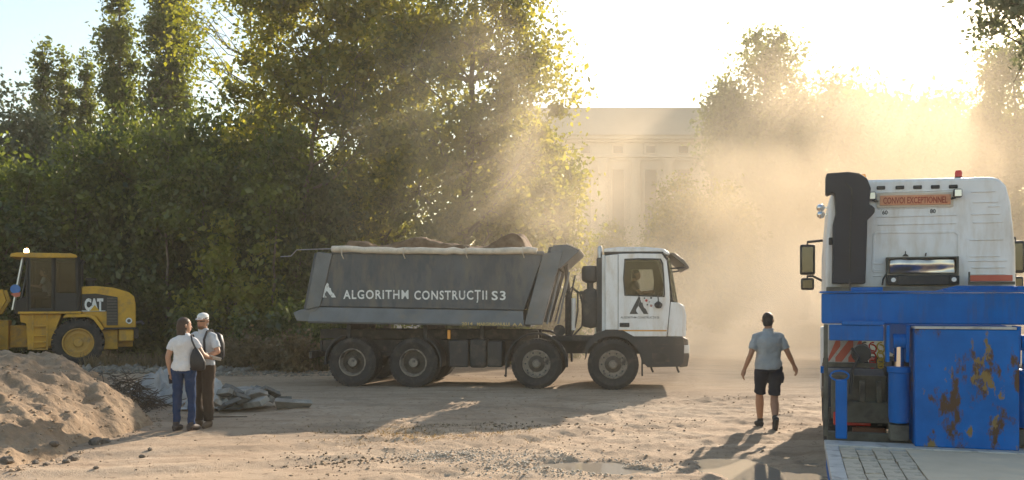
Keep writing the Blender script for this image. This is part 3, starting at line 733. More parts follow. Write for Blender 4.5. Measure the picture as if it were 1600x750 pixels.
VENT = {}
def wheel(parent, x, y, z, r, w, kind='front', side=-1):
    """wheel: hub mesh with tyre(s) and rim as its own parts; side -1 faces the camera"""
    o = MB(); s = side
    if kind == 'front':
        o.lathe([(0.0, s * (w * .5 + .015)), (0.075, s * (w * .5 + .015)), (0.09, s * (w * .5 - .02)), (0.17, s * (w * .5 - .045)), (0.19, s * (w * .5 - .075)), (0.19, 0)], (0, 0, 0), 'y', 20)
        for k in range(10):
            a = k * 0.6283; o.cyl((0.145 * math.cos(a), s * (w * .5 - .06), 0.145 * math.sin(a)), (0.145 * math.cos(a), s * (w * .5 - .012), 0.145 * math.sin(a)), 0.016, 6)
    else:
        o.lathe([(0.0, s * (w * .5 - .03)), (0.10, s * (w * .5 - .03)), (0.125, s * (w * .5 - .07)), (0.13, s * (w * .5 - .15)), (0.26, s * (w * .5 - .17)), (0.262, 0)], (0, 0, 0), 'y', 20)
        for k in range(10):
            a = k * 0.6283; o.cyl((0.165 * math.cos(a), s * (w * .5 - .19), 0.165 * math.sin(a)), (0.165 * math.cos(a), s * (w * .5 - .13), 0.165 * math.sin(a)), 0.016, 6)
    h = o.build('wheel', hubm, parent, smooth=40); h.location = (x, y, z)
    n = 1 if kind == 'front' else 2
    tw = w if n == 1 else w * 0.49
    for k in range(n):
        yc = 0 if n == 1 else s * (w * .5 - tw * (.5 + 1.04 * k))
        t = MB()
        t.lathe([(r * .56, yc - tw * .36), (r * .62, yc - tw * .46), (r * .80, yc - tw * .5), (r * .815, yc - tw * .515), (r * .85, yc - tw * .515), (r * .865, yc - tw * .495), (r * .93, yc - tw * .47), (r * .985, yc - tw * .40), (r, yc - tw * .33), (r * .985, yc - tw * .2), (r * .985, yc - tw * .17), (r, yc - tw * .14), (r, yc + tw * .14), (r * .985, yc + tw * .17), (r * .985, yc + tw * .2),
                 (r, yc + tw * .33), (r * .985, yc + tw * .40), (r * .93, yc + tw * .47), (r * .865, yc + tw * .495), (r * .85, yc + tw * .515), (r * .815, yc + tw * .515), (r * .80, yc + tw * .5), (r * .62, yc + tw * .46), (r * .56, yc + tw * .36), (r * .56, yc - tw * .36)], (0, 0, 0), 'y', 44, False)
        for q in range(44):           # shoulder blocks
            a = q * 2 * math.pi / 44
            for sg in (-1, 1):
                t.box((r * .972 * math.cos(a), yc + sg * tw * .42, r * .972 * math.sin(a)), (r * .05, tw * .11, r * .085), Matrix.Rotation(-a, 3, 'Y'))
        t.build('tyre', rubber, h, smooth=40)
    rm = MB()
    ye = s * w * .5
    if kind == 'front':
        rm.lathe([(r * .555, ye * .78), (r * .56, ye * .92), (r * .52, ye * .95), (r * .50, ye * .75), (r * .42, ye * .62), (r * .34, ye * .64), (0.17, ye * .62)], (0, 0, 0), 'y', 32, False)
        for k in range(10):
            a = k * 0.6283 + .31; rm.cyl((r * .41 * math.cos(a), ye * .60, r * .41 * math.sin(a)), (r * .41 * math.cos(a), ye * .655, r * .41 * math.sin(a)), 0.02, 8)
    else:
        rm.lathe([(r * .555, ye * .88), (r * .565, ye * .96), (r * .52, ye * .975), (r * .495, ye * .86), (r * .47, ye * .5), (r * .455, ye * .42)], (0, 0, 0), 'y', 32, False)
    rm.build('rim', rim_dusty, h, smooth=40)
    ah = MB()
    if kind == 'front':
        ah.lathe([(0, ye * 1.12), (.07, ye * 1.12), (.085, ye * 1.0), (.10, ye * .8)], (0, 0, 0), 'y', 18)
        if 'vent' not in VENT:
            vh = MB(); vh.cyl((0, -.008, 0), (0, .008, 0), 0.019, 8); VENT['vent'] = vh.mesh('vent_disc'); VENT['vent'].materials.append(plast)
        for k in range(10):
            a = k * 0.6283; vo = link('vent_disc', VENT['vent'], h); vo.location = (r * .445 * math.cos(a), ye * .69, r * .445 * math.sin(a))  # solid dark discs: the shade inside the wheel openings is only colour
    else:
        ah.lathe([(0, ye * .93), (.095, ye * .93), (.115, ye * .82), (.12, ye * .5)], (0, 0, 0), 'y', 18)
    ah.build('axle_hub', rim_dusty, h, smooth=40)
    return h
def fender(parent, cx, cy0, cy1, cz, r, a0, a1, mat, name='mudguard', th=0.03, n=14):
    mb = MB(); out, inn = [], []
    for i in range(n + 1):
        a = R(a0 + (a1 - a0) * i / n)
        out.append((cx + (r + th) * math.cos(a), cz + (r + th) * math.sin(a))); inn.append((cx + r * math.cos(a), cz + r * math.sin(a)))
    mb.prism(out + inn[::-1], cy0, cy1)
    # rolled outer lip
    mb.tube([(x, cy0, z) for x, z in out], 0.022, 6)
    return mb.build(name, mat, parent, smooth=40)

# ================================================================== loaded dump truck
a7 = R(-7.1)
ux, uy = math.cos(a7), math.sin(a7)
TR = thing('dump_truck', 'dark grey four-axle dump truck with white cab, loaded with soil', 'truck',
           (-3.571 - 1.25 * (-uy) * -1 * -1, 20.0 + 1.25 * ux, 0.0), a7)
TR.location = (-3.571 + 1.25 * -uy, 20.0 + 1.25 * ux, -0.01)
Y0 = -1.25
# chassis
for s in (-1, 1):
    mb = MB(); mb.span(-0.95, 6.9, s * 0.42 - .05, s * 0.42 + .05, 0.74, 1.02); mb.build('chassis_rail', chassis, TR, 0.01)
for x in (0, 1.39, 4.13, 5.79):
    mb = MB(); mb.cyl((x, -1.0, 0.55), (x, 1.0, 0.55), 0.085, 12); mb.lathe([(0.0, -.22), (.16, -.18), (.2, 0), (.16, .18), (0, .22)], (x, 0, .55), 'y', 16); mb.build('axle', chassis, TR, smooth=40)
mb = MB()
for x in (-0.5, 0.7, 2.2, 3.0, 4.7): mb.span(x - .06, x + .06, -0.37, 0.37, 0.78, 0.98)
mb.span(-0.2, 1.6, -0.62, -0.5, .66, .76); mb.span(-0.2, 1.6, .5, .62, .66, .76)
mb.build('cross_member', chassis, TR)
for x in (0, 1.39):
    for s in (-1, 1): wheel(TR, x, s * (1.25 - 0.31), 0.55, 0.55, 0.62, 'rear', s)
for x in (4.13, 5.79):
    for s in (-1, 1): wheel(TR, x, s * (1.25 - 0.18), 0.55, 0.55, 0.34, 'front', s)
for s in (-1, 1):
    ya, yb = (Y0 + .02, Y0 + .62) if s < 0 else (1.23 - .6, 1.23)
    fender(TR, 0, ya, yb, .55, .60, 110, 185, plast)
    fender(TR, 1.39, ya, yb, .55, .60, -8, 62, plast)
    fender(TR, 4.13, ya, min(yb, ya + .42) if s < 0 else yb, .55, .64, -6, 188, plast)
# tanks and boxes between the axle groups
for s in (-1, 1):
    yy = (Y0 + .03, Y0 + .6) if s < 0 else (.65, 1.22)
    mb = MB(); mb.span(2.18, 2.62, yy[0] + .02, yy[1], .46, 1.06); mb.build('battery_box', plast, TR, 0.03)
    mb = MB(); mb.span(2.65, 3.02, yy[0], yy[1], .45, 1.08); t_ = mb.build('fuel_tank', chassis, TR, 0.06, seg=3)
    mb = MB(); mb.span(3.05, 3.38, yy[0], yy[1], .47, 1.04); mb.build('air_tank_box', plast, TR, 0.03)
mb = MB(); mb.span(2.15, 2.22, Y0 + .06, Y0 + .12, 1.08, 1.28); mb.build('side_marker', amber, TR, .01)
mb = MB(); mb.cyl((3.45, Y0 + .12, .30), (3.45, Y0 + .12, .5), .02, 6); mb.cyl((3.45, Y0 + .12, .3), (3.43, Y0 + .12, .26), .03, 6); mb.build('drain_pipe', plast, TR)
# subframe and body supports
for s in (-1, 1):
    mb = MB(); mb.span(-1.0, 4.1, s * .42 - .06, s * .42 + .06, 1.05, 1.26); mb.build('subframe_rail', chassis, TR, .01)
for x in (-0.15, 1.62, 2.9):
    mb = MB(); mb.span(x - .05, x + .05, Y0 + .22, 1.03, 1.27, 1.40); mb.span(x - .045, x + .045, Y0 + .22, Y0 + .30, 1.0, 1.27); mb.span(x - .045, x + .045, .95, 1.03, 1.0, 1.27); mb.build('body_support', chassis, TR, .008)
mb = MB(); mb.span(-1.05, -0.98, -1.1, 1.1, .62, .78); mb.span(-1.0, -.95, -.5, -.4, .7, 1.0); mb.span(-1.0, -.95, .4, .5, .7, 1.0); mb.build('underrun_bar', chassis, TR, .01)
# tipper body: hollow, sides leaning out a little towards the front
body_pts = [(-0.72, 1.80), (3.86, 1.72), (4.28, 2.92), (-0.44, 2.98)]
for s in (-1, 1):
    ya, yb = (Y0, Y0 + .07) if s < 0 else (1.18, 1.25)
    mb = MB(); mb.prism(body_pts, ya, yb); side = mb.build('side_panel', grey_body, TR, .01)
    yo = s * 1.25
    # rear post, leaning back at the foot
    mb = MB(); mb.prism([(-1.06, 1.72), (-0.725, 1.80), (-0.445, 2.98), (-0.80, 3.02)], yo + s * .035, yo - s * .12); mb.build('rear_post', grey_rail, TR, .015)
    mb = MB(); mb.prism([(-1.36, 1.66), (-1.16, 1.735), (-1.06, 1.715), (-0.76, 1.79), (-0.99, 1.46), (-1.28, 1.47)], yo + s * .02, yo - s * .14); mb.build('tail_bracket', grey_rail, TR, .015)
    # front post with cross ribs, under dust
    mb = MB(); mb.prism([(3.865, 1.40), (4.26, 1.40), (4.72, 3.02), (4.285, 2.95)], yo + s * .03, yo - s * .12); mb.build('front_post', grey_rail, TR, .015)
    for q in (0.02, 0.26):
        mb = MB(); mb.prism([(4.32 + q, 1.42), (4.36 + q, 1.42), (4.66 + q * .8, 2.55), (4.62 + q * .8, 2.55)], yo - s * .02, yo - s * .1); mb.build('rib', grey_rail, TR)
    # chamfered lower rail: outer face tips up; paler grey paints in the sky light
    mb = MB(); mb.add([(-0.93, yo - s * .01, 1.785), (3.84, yo - s * .01, 1.705), (3.87, yo + s * .075, 1.40), (-1.0, yo + s * .075, 1.47), (-0.93, yo - s * .1, 1.785), (3.84, yo - s * .1, 1.705), (3.87, yo - s * .1, 1.36), (-1.02, yo - s * .1, 1.43), (-0.99, yo + s * .05, 1.43), (3.87, yo + s * .05, 1.36)],
           [(0, 1, 2, 3), (3, 2, 9, 8), (8, 9, 6, 7), (4, 7, 6, 5), (0, 4, 5, 1), (1, 5, 6, 9, 2), (0, 3, 8, 7, 4)]); mb.build('lower_rail', grey_rail, TR, .006)
    mb = MB(); mb.prism([(-0.46, 2.983), (4.29, 2.923), (4.30, 3.0), (-0.46, 3.06)], yo + s * .03, yo - s * .1); mb.build('top_rail', grey_rail, TR, .012)
mb = MB(); mb.prism([(-1.0, 1.42), (4.0, 1.36), (4.0, 1.44), (-1.0, 1.50)], -1.15, 1.15); mb.build('body_floor', grey_body, TR)
mb = MB(); mb.prism([(3.92, 1.45), (4.0, 1.45), (4.48, 3.1), (4.40, 3.1)], -1.17, 1.17); mb.build('front_wall', grey_body, TR)
mb = MB(); mb.prism([(-1.22, 1.50), (-1.14, 1.50), (-0.84, 3.0), (-0.92, 3.0)], -1.12, 1.12); mb.build('tailgate', grey_body, TR, .01)
# canopy over the front wall, flaring towards the cab
mb = MB(); mb.prism([(4.44, 3.02), (4.50, 3.13), (4.78, 3.145), (5.06, 3.02), (5.04, 2.98), (4.64, 2.62), (4.58, 2.62)], -1.24, 1.24); mb.build('canopy', grey_rail, TR, .012)
mb = MB(); mb.prism([(4.785, 3.15), (5.07, 3.025), (5.08, 3.045), (4.79, 3.17)], -1.235, 1.235); mb.build('canopy_edge', canvas, TR)
# rolled tarpaulin along the near top edge and its wire at the tail
rng = np.random.default_rng(4)
pts = [(x, Y0 - .03, 3.085 - .066 * (x + .45) / 4.7 - .035 * math.sin(max(0, (x + .45)) / 4.7 * math.pi) + .008 * rng.normal()) for x in np.linspace(-0.45, 4.15, 26)]
mb = MB(); mb.tube(pts, [.066 + .012 * rng.random() for _ in pts], 10); mb.build('rolled_tarpaulin', canvas, TR, smooth=60)
for x in (-0.2, 1.2, 2.6, 3.85):
    mb = MB(); mb.tube([(x, Y0 - .11, 3.1), (x, Y0 - .115, 2.95), (x + .02, Y0 - .04, 2.86)], .012, 5); mb.build('strap', canvas, TR)
mb = MB(); mb.tube([(-0.45, Y0, 3.09), (-1.28, Y0, 3.07), (-1.42, Y0, 2.93), (-1.66, Y0, 2.92)], .012, 5); mb.build('sheet_arm', steel, TR)
# lettering and mark on the side
lt = MB(); logo_A(lt, .40, .325); lo = lt.build('mark', letter, TR); lo.location = (-0.80 + .03, Y0 - .003, 2.0)
for (s_, x0, x1, zz) in (('ALGORITHM', -0.20, 1.29, 1.97), ('CONSTRUCȚII', 1.42, 3.05, 1.955), ('S3', 3.15, 3.46, 1.945)):
    text('lettering', s_, x1 - x0, .20, (x0, Y0 - .003, zz), letter, TR, .02, spacing=1.18)
text('lettering', '2014', .24, .07, (2.50, Y0 - .08, 1.388), letter_y, TR, .02)
text('lettering', 'MARGINEANULUI', .72, .07, (2.84, Y0 - .08, 1.382), letter_y, TR, .02)
text('lettering', 'A A', .22, .07, (3.62, Y0 - .08, 1.375), letter_y, TR, .02)
# hoist cylinder, hoses
mb = MB(); mb.cyl((4.80, -.75, 1.05), (4.80, -.75, 2.05), .075, 14); mb.cyl((4.80, -.75, 2.05), (4.74, -.75, 2.75), .05, 12); mb.build('hoist_cylinder', chassis, TR, smooth=40)
mb = MB(); mb.cyl((4.93, -1.0, 1.28), (4.93, -1.0, 1.98), .05, 12); mb.build('fluid_tube', white, TR, smooth=40)
for q, (x0, x1) in enumerate(((4.86, 5.16), (4.82, 5.02))):
    mb = MB(); mb.tube([(x0, -1.02, 2.0 + .1 * q), (x0 + .06, -1.02, 2.22), (x0 + .2, -1.02, 2.1), (x1, -1.02, 1.7), (x1 - .06, -1.02, 1.35), (x0 + .06, -1.02, 1.16)], .02, 6); mb.build('hose', plast, TR, smooth=60)
mb = MB(); mb.span(4.45, 5.5, -1.0, -.5, 1.04, 1.16); mb.lathe([(0, -.06), (.13, -.06), (.13, .06), (0, .06)], (4.62, -1.02, 1.27), 'y', 14); mb.build('pump_bracket', chassis, TR, .01)
# air filter, silencer and intake behind the cab
mb = MB(); mb.lathe([(.06, 2.30), (.17, 2.36), (.19, 2.42), (.19, 2.62), (.16, 2.68), (0, 2.70)], (5.29, -.98, 0), 'z', 18); mb.cyl((5.29, -.98, 2.1), (5.29, -.98, 2.34), .07, 10); mb.build('air_filter', plast, TR, smooth=40)
mb = MB(); mb.lathe([(0, 1.32), (.17, 1.36), (.2, 1.45), (.2, 2.06), (.15, 2.16), (.06, 2.2)], (5.30, -.97, 0), 'z', 18); mb.span(5.07, 5.16, -1.05, -.95, 2.06, 2.14); mb.build('silencer', chassis, TR, smooth=40)
mb = MB(); mb.span(5.43, 5.60, -1.12, -.55, 1.20, 2.86); mb.build('intake_duct', plast, TR, .03)
mb = MB(); mb.tube([(5.50, -.9, 2.8), (5.50, -.9, 3.08), (5.50, -.9, 3.13)], [.055, .055, .03], 10); mb.build('stack', steel, TR, smooth=40)
mb = MB(); mb.cyl((5.42, -1.0, 1.0), (5.42, -1.0, 1.36), .035, 8); mb.build('exhaust_pipe', steel, TR)
# ---- cab: hollow shell with real openings
CY = -1.235
for s in (-1, 1):
    ya, yb = (CY, CY + .06) if s < 0 else (1.175, 1.235)
    mb = MB(); mb.prism([(5.62, 1.30), (5.895, 1.30), (5.895, 2.93), (5.62, 2.90)], ya, yb); mb.build('cab_rear_corner', white, TR, .012)
    do = [(5.905, 1.16), (6.40, 1.16), (6.93, 1.16), (7.0, 1.90), (6.985, 2.30), (6.93, 2.78), (6.82, 2.93), (6.35, 2.94), (5.905, 2.935), (5.905, 2.1)]
    di = [(6.06, 2.06), (6.40, 2.045), (6.86, 2.03), (6.865, 2.1), (6.855, 2.40), (6.83, 2.70), (6.78, 2.80), (6.35, 2.81), (6.06, 2.80), (6.03, 2.4)]
    mb = MB(); mb.ring(do, di, ya - .006 * (s < 0), yb); dr = mb.build('door', white, TR, .008)
    mb = MB(); mb.prism(di, ya + .02, ya + .026); mb.build('window_glass', pane, dr)
    gs = MB(); gs.ring([(x + (.028 if x > 6.4 else -.028) if x not in (6.40, 6.35) else x, z + (.028 if z > 2.4 else -.028 if z < 2.2 else 0)) for x, z in di], di, ya - .012, ya + .02); gs.build('window_seal', plast, dr)
    mb = MB(); mb.span(5.93, 6.14, ya - .022, ya - .007, 1.36, 1.45); mb.build('door_handle', plast, dr, .008)
    mb = MB(); mb.span(5.907, 6.93, ya - .010, ya - .0065, 1.27, 1.30); mb.build('stripe', orange, dr)
    mb = MB(); mb.prism([(6.945, 1.16), (7.27, 1.16), (7.29, 1.80), (7.20, 1.88), (7.015, 1.90)], ya, yb); mb.build('corner_panel', white, TR, .012)
    mb = MB(); mb.prism([(7.01, 1.905), (7.065, 1.90), (6.95, 2.83), (6.86, 2.93), (6.835, 2.93), (6.945, 2.78), (7.0, 2.3)], ya + .004, yb); mb.build('windscreen_pillar', plast, TR, .006)
    mb = MB(); mb.prism([(7.07, 1.90), (7.16, 1.885), (7.0, 2.85), (6.955, 2.83)], ya + .02, ya + .026); mb.build('quarter_glass', pane, TR)
    # wheel arch and step panel
    arch = [(5.28, .66), (5.30, .98), (5.45, 1.20), (5.62, 1.285), (6.0, 1.29), (6.25, 1.15), (7.27, 1.148), (7.30, .95), (7.28, .60), (7.2, .52), (6.52, .50), (6.47, .56)]
    arc_i = [(5.79 + .62 * math.cos(R(t)), .55 + .62 * math.sin(R(t))) for t in (2, 22, 42, 62, 84, 106, 128, 150, 170)]
    mb = MB(); mb.prism([(6.47, .56)] + arc_i + [(5.19, .66)] + [(5.20, .98), (5.38, 1.20), (5.6, 1.285), (6.0, 1.29), (6.25, 1.15), (7.27, 1.148), (7.30, .95), (7.28, .60), (7.2, .52), (6.52, .50)], ya - .02 * (s < 0), yb + (.25 if s < 0 else 0)); mb.build('wheel_arch', plast, TR, .012)
    for zz in (.62, .88):
        mb = MB(); mb.span(6.62, 7.0, ya - .035 if s < 0 else yb, ya - .021 if s < 0 else yb + .02, zz, zz + .05); mb.build('step', chassis, TR)
mb = MB(); mb.span(5.55, 5.615, -1.16, 1.16, 1.2, 2.92); mb.build('cab_back_wall', white, TR)
mb = MB(); mb.span(5.62, 7.0, -1.17, 1.17, 1.15, 1.21); mb.build('cab_floor', plast, TR)
mb = MB(); mb.prism([(5.58, 2.975), (5.60, 3.05), (5.9, 3.085), (6.5, 3.08), (6.88, 3.04), (7.02, 2.93), (6.95, 2.90), (6.8, 2.975)], -1.2, 1.2); mb.build('cab_roof', white, TR, .02)
mb = MB(); mb.span(5.60, 6.86, -1.215, 1.215, 2.937, 2.974); mb.build('roof_seam', plast, TR)
mb = MB(); mb.add([(7.165, -1.14, 1.89), (7.165, 1.14, 1.89), (7.0, 1.12, 2.86), (7.0, -1.12, 2.86), (7.17, -1.14, 1.89), (7.17, 1.14, 1.89), (7.006, 1.12, 2.86), (7.006, -1.12, 2.86)], [(0, 1, 2, 3), (4, 7, 6, 5), (0, 4, 5, 1), (1, 5, 6, 2), (2, 6, 7, 3), (3, 7, 4, 0)]); mb.build('windscreen', pane, TR)
mb = MB(); mb.prism([(7.272, 1.15), (7.34, 1.17), (7.35, 1.6), (7.30, 1.82), (7.18, 1.885), (7.17, 1.87), (7.285, 1.79)], -1.17, 1.17); g_ = mb.build('front_panel', white, TR, .015)
for zz in (1.28, 1.42, 1.56):
    mb = MB(); mb.span(7.345, 7.365, -.95, .95, zz, zz + .06); mb.build('grille_bar', plast, g_)
mb = MB(); mb.prism([(7.2, .5), (7.37, .52), (7.41, .75), (7.38, 1.1), (7.275, 1.145)], -1.22, 1.22); mb.build('bumper', M('bumper_dusty', (.06, .052, .045), .5, var=.2, col2=(.17, .14, .11), c2=(.45, .7), c2scale=3), TR, .02)
for s in (-1, 1):
    mb = MB(); mb.span(7.22, 7.412, s * 1.05 - .18, s * 1.05 + .185, .80, .98); mb.build('headlight', lampglass, TR, .02)
    mb = MB(); mb.span(7.30, 7.38, s * 1.10 - .08, s * 1.10 + .08, 1.02, 1.11); mb.build('indicator', amber, TR, .01)
mb = MB(); mb.span(6.50, 7.27, CY - .026, CY - .0205, .985, .995); mb.build('panel_gap', chassis, TR)
mb = MB(); mb.span(6.62, 6.98, CY - .024, CY - .0205, .62, .80); mb.build('step_dark_plate', chassis, TR)  # flat dark plate; the shade of a recessed step put into colour
mb = MB(); mb.span(6.40, 6.43, CY + .1, CY + .4, .30, .60); mb.build('mud_flap', plast, TR)
for x in (6.6, 7.15):
    mb = MB(); mb.tube([(x, -1.05, .52), (x + .02, -1.05, .44), (x + .05, -1.05, .38)], .022, 6); mb.build('tow_pin', chassis, TR)
# sun visor reaching forward over the windscreen
mb = MB(); mb.prism([(6.98, 2.955), (7.1, 2.95), (7.30, 2.80), (7.41, 2.64), (7.40, 2.61), (7.36, 2.605), (7.26, 2.72), (7.06, 2.88)], -1.2, 1.2); mb.build('sun_visor', M('visor_smoked', (0.16, 0.14, 0.115), 0.35, var=0.15), TR, .012)
for s in (-1, 1):
    mb = MB(); mb.tube([(7.0, s * 1.17, 2.62), (7.2, s * 1.19, 2.62), (7.33, s * 1.19, 2.64)], .018, 6); mb.build('visor_bracket', plast, TR)
# mirrors
mb = MB(); mb.tube([(6.74, CY - .01, 2.04), (6.75, CY - .06, 1.96), (6.75, CY - .08, 1.90)], .012, 6); mb.lathe([(0, 1.76), (.05, 1.77), (.085, 1.82), (.085, 1.86), (.03, 1.91)], (6.75, CY - .09, 0), 'z', 14); mb.build('kerb_mirror', plast, TR, smooth=50)
mb = MB(); mb.tube([(7.0, 1.22, 2.7), (7.08, 1.5, 2.72), (7.08, 1.5, 2.0), (7.0, 1.22, 1.95)], .02, 6); mb.span(7.03, 7.13, 1.42, 1.64, 2.08, 2.66); mb.build('wing_mirror', plast, TR, .01)
# door mark: A with dots, the firm's name, dirt
lt = MB(); logo_A(lt, .40, .38); lo = lt.build('mark', dark_logo, TR); lo.location = (6.14, CY - .009, 1.64)
for (x, z, sz, m_) in ((6.50, 1.93, .05, red_print), (6.60, 1.985, .04, dark_logo), (6.565, 1.90, .032, M('grey_print', (.4, .4, .4), .6)), (6.60, 1.82, .05, M('rose_print', (.45, .25, .22), .6)), (6.46, 1.98, .03, dark_logo), (6.52, 1.84, .03, dark_logo)):
    mb = MB(); mb.box((x, CY - .009, z), (sz, .004, sz), (0, R(20), 0)); mb.build('dot', m_, TR)
text('lettering', 'ALGORITHM CONSTRUCȚII S3', .82, .045, (5.95, CY - .0075, 1.545), dark_logo, TR, .01)
# interior
mb = MB(); mb.span(5.62, 5.64, -1.15, 1.15, 1.25, 2.9); mb.build('back_lining', seatm, TR)
mb = MB(); mb.span(5.66, 6.85, -1.14, 1.14, 2.89, 2.91); mb.build('roof_lining', seatm, TR)
mb = MB(); mb.ring([(5.66, 1.25), (6.9, 1.25), (6.96, 2.3), (6.82, 2.88), (5.66, 2.88)], [(6.2, 2.12), (6.72, 2.12), (6.74, 2.4), (6.70, 2.68), (6.2, 2.68)], 1.145, 1.165); mb.build('far_door_trim', seatm, TR)
for yy in (-.62, .62):
    mb = MB(); mb.span(5.95, 6.5, yy - .27, yy + .27, 1.5, 1.72); mb.prism([(5.80, 1.7), (5.98, 1.7), (5.90, 2.42), (5.76, 2.42)], yy - .26, yy + .26); mb.build('seat', seatm, TR, .05)
mb = MB(); mb.prism([(6.85, 1.3), (7.24, 1.3), (7.16, 1.88), (6.98, 1.98), (6.82, 1.86)], -1.14, 1.14); mb.build('dashboard', seatm, TR, .03)
mb = MB()
n_ = 20; c_ = Vector((6.74, .62, 1.98)); nrm = Vector((-.75, 0, .66)).normalized(); e1 = Vector((0, 1, 0)); e2 = nrm.cross(e1)
mb.tube([c_ + (e1 * math.cos(k * 2 * math.pi / n_) + e2 * math.sin(k * 2 * math.pi / n_)) * .23 for k in range(n_ + 1)], .016, 6)
mb.cyl(c_, c_ + Vector((.3, 0, -.3)), .03, 8); mb.build('steering_wheel', seatm, TR)

# soil heaped in the body
def soil_z(X, Y):
    e = sstep(1.16, .75, np.abs(Y)) * sstep(-0.85, -0.2, X) * sstep(4.3, 3.7, X)
    hump = .16 * np.exp(-((X - .9) / .7) ** 2) + .10 * np.exp(-((X - 2.0) / .6) ** 2) + .34 * np.exp(-((X - 3.55) / .42) ** 2) + .13 * np.exp(-((X + .1) / .5) ** 2) + .12 * np.exp(-((X - 1.5) / .5) ** 2)
    z = 2.62 + e * (.47 + hump + .06 * fbm(X * 2.2, Y * 2.2, 0, 71, 4)) + .02 * fbm(X * 9, Y * 9, 0, 75, 2)
    return z
sl = link('soil_load', grid_mesh('soil_load', np.linspace(-0.80, 4.28, 110), np.linspace(-1.17, 1.17, 50), soil_z, soil))
sl.location = TR.location; sl.rotation_euler = TR.rotation_euler
tag(sl, 'brown soil heaped in the body of the dump truck', 'soil')
# ================================================================== yellow wheel loader
cat_y = M('loader_yellow', (0.58, 0.315, 0.028), 0.5, var=0.14, scale=2, col2=(0.26, 0.17, 0.07), c2=(0.5, 0.75), c2scale=3, bump=.05)
cat_y2 = M('rim_yellow', (0.48, 0.27, 0.05), 0.6, var=0.2, scale=5, col2=(0.2, 0.14, 0.08), c2=(0.5, 0.7), c2scale=5)
blk = M('loader_black', (0.016, 0.017, 0.018), 0.45, var=0.3, scale=4)
grl = M('grille_grey', (0.09, 0.085, 0.075), 0.6, var=0.3, scale=20)
LS = 53.85
def lx(px): return (px - 122) / 61.0
def lz(py): return 1.9 - (py - 471) / LS
LD = thing('wheel_loader', 'yellow wheel loader with black cab frame behind the dirt mound', 'loader', (W(122, 26) - 1.2 * math.sin(R(24)), 26.0 + 1.2 * math.cos(R(24)), 0.0), R(24))
LN = -1.2
def loader_wheel(x, s):
    r, w = .70, .5
    o = MB(); o.lathe([(0, s * .19), (.11, s * .19), (.14, s * .15), (.24, s * .14), (.28, s * .165), (.37, s * .15), (.375, 0)], (0, 0, 0), 'y', 20)
    for k in range(8): a = k * .785; o.cyl((.18 * math.cos(a), s * .10, .18 * math.sin(a)), (.18 * math.cos(a), s * .165, .18 * math.sin(a)), .02, 6)
    h = o.build('wheel', cat_y2, LD, smooth=40); h.location = (x, s * (1.2 - .25), .70)
    t = MB(); t.lathe([(r * .60, -w * .40), (r * .66, -w * .48), (r * .82, -w * .5), (r * .92, -w * .44), (r * .94, -w * .2), (r * .94, w * .2), (r * .92, w * .44), (r * .82, w * .5), (r * .66, w * .48), (r * .60, w * .40), (r * .60, -w * .40)], (0, 0, 0), 'y', 40, False)
    for q in range(22):
        a = q * 2 * math.pi / 22
        for sg in (-1, 1):
            aa = a + (0.14 if sg > 0 else 0)
            t.box((r * .955 * math.cos(aa), sg * w * .25, r * .955 * math.sin(aa)), (r * .10, w * .46, r * .10), Matrix.Rotation(-aa, 3, 'Y') @ Matrix.Rotation(sg * .45, 3, 'X'))
            t.box((r * .90 * math.cos(aa), sg * w * .475, r * .90 * math.sin(aa)), (r * .16, w * .06, r * .085), Matrix.Rotation(-aa, 3, 'Y'))
    t.build('tyre', rubber, h, smooth=30)
    rm = MB(); rm.lathe([(r * .60, s * w * .38), (r * .61, s * w * .46), (r * .56, s * w * .46), (r * .53, s * w * .3), (r * .52, s * .14)], (0, 0, 0), 'y', 30, False); rm.build('rim', cat_y2, h, smooth=40)
for x in (0, -2.75):
    for s in (-1, 1): loader_wheel(x, s)
for x in (0, -2.75):
    mb = MB(); mb.cyl((x, -1.0, .7), (x, 1.0, .7), .14, 12); mb.build('axle', blk, LD, smooth=40)
# rear frame, engine cover
mb = MB(); mb.span(lx(55), lx(212), -.55, .55, lz(545), lz(512)); mb.build('rear_frame', cat_y, LD, .02)
hood = [(lx(127), lz(490)), (lx(127), lz(447.5)), (lx(150), lz(446.5)), (lx(180), lz(449)), (lx(205), lz(456)), (lx(214), lz(463)), (lx(216.5), lz(476)), (lx(217), lz(513)), (lx(163), lz(513)), (lx(160), lz(506)), (lx(150), lz(495))]
mb = MB(); mb.prism(hood, LN + .18, 1.02); hd = mb.build('engine_hood', cat_y, LD, .035, seg=3)
pan = [(lx(127.5), lz(487)), (lx(127.5), lz(459.5)), (lx(150), lz(458.5)), (lx(186), lz(464)), (lx(186.5), lz(487)), (lx(186.5), lz(509)), (lx(168), lz(509)), (lx(168), lz(487))]
mb = MB(); mb.prism(pan, LN + .165, LN + .182); mb.build('side_decal', blk, hd)
mb = MB(); mb.span(lx(168.5), lx(186), LN + .135, LN + .164, lz(508), lz(464.8)); g = mb.build('grille', grl, hd)
for k in range(9):
    z = lz(506 - 4.6 * k); gb = MB(); gb.span(lx(169), lx(185.5), LN + .122, LN + .134, z, z + .03); gb.build('louvre', blk, hd)
text('lettering', 'CAT', lx(162.5) - lx(132), lz(466.5) - lz(484), (lx(132), LN + .163, lz(484)), letter, hd, .06)
mb = MB(); mb.prism([(lx(140.5), lz(486)), (lx(148.5), lz(476.5)), (lx(156.5), lz(486))], LN + .157, LN + .152); mb.build('triangle_mark', M('yellow_mark', (.6, .36, .03), .5), hd)
mb = MB(); mb.span(lx(122), lx(166), LN + .158, LN + .163, lz(486.6), lz(485.4)); mb.build('trim_line', letter, hd)
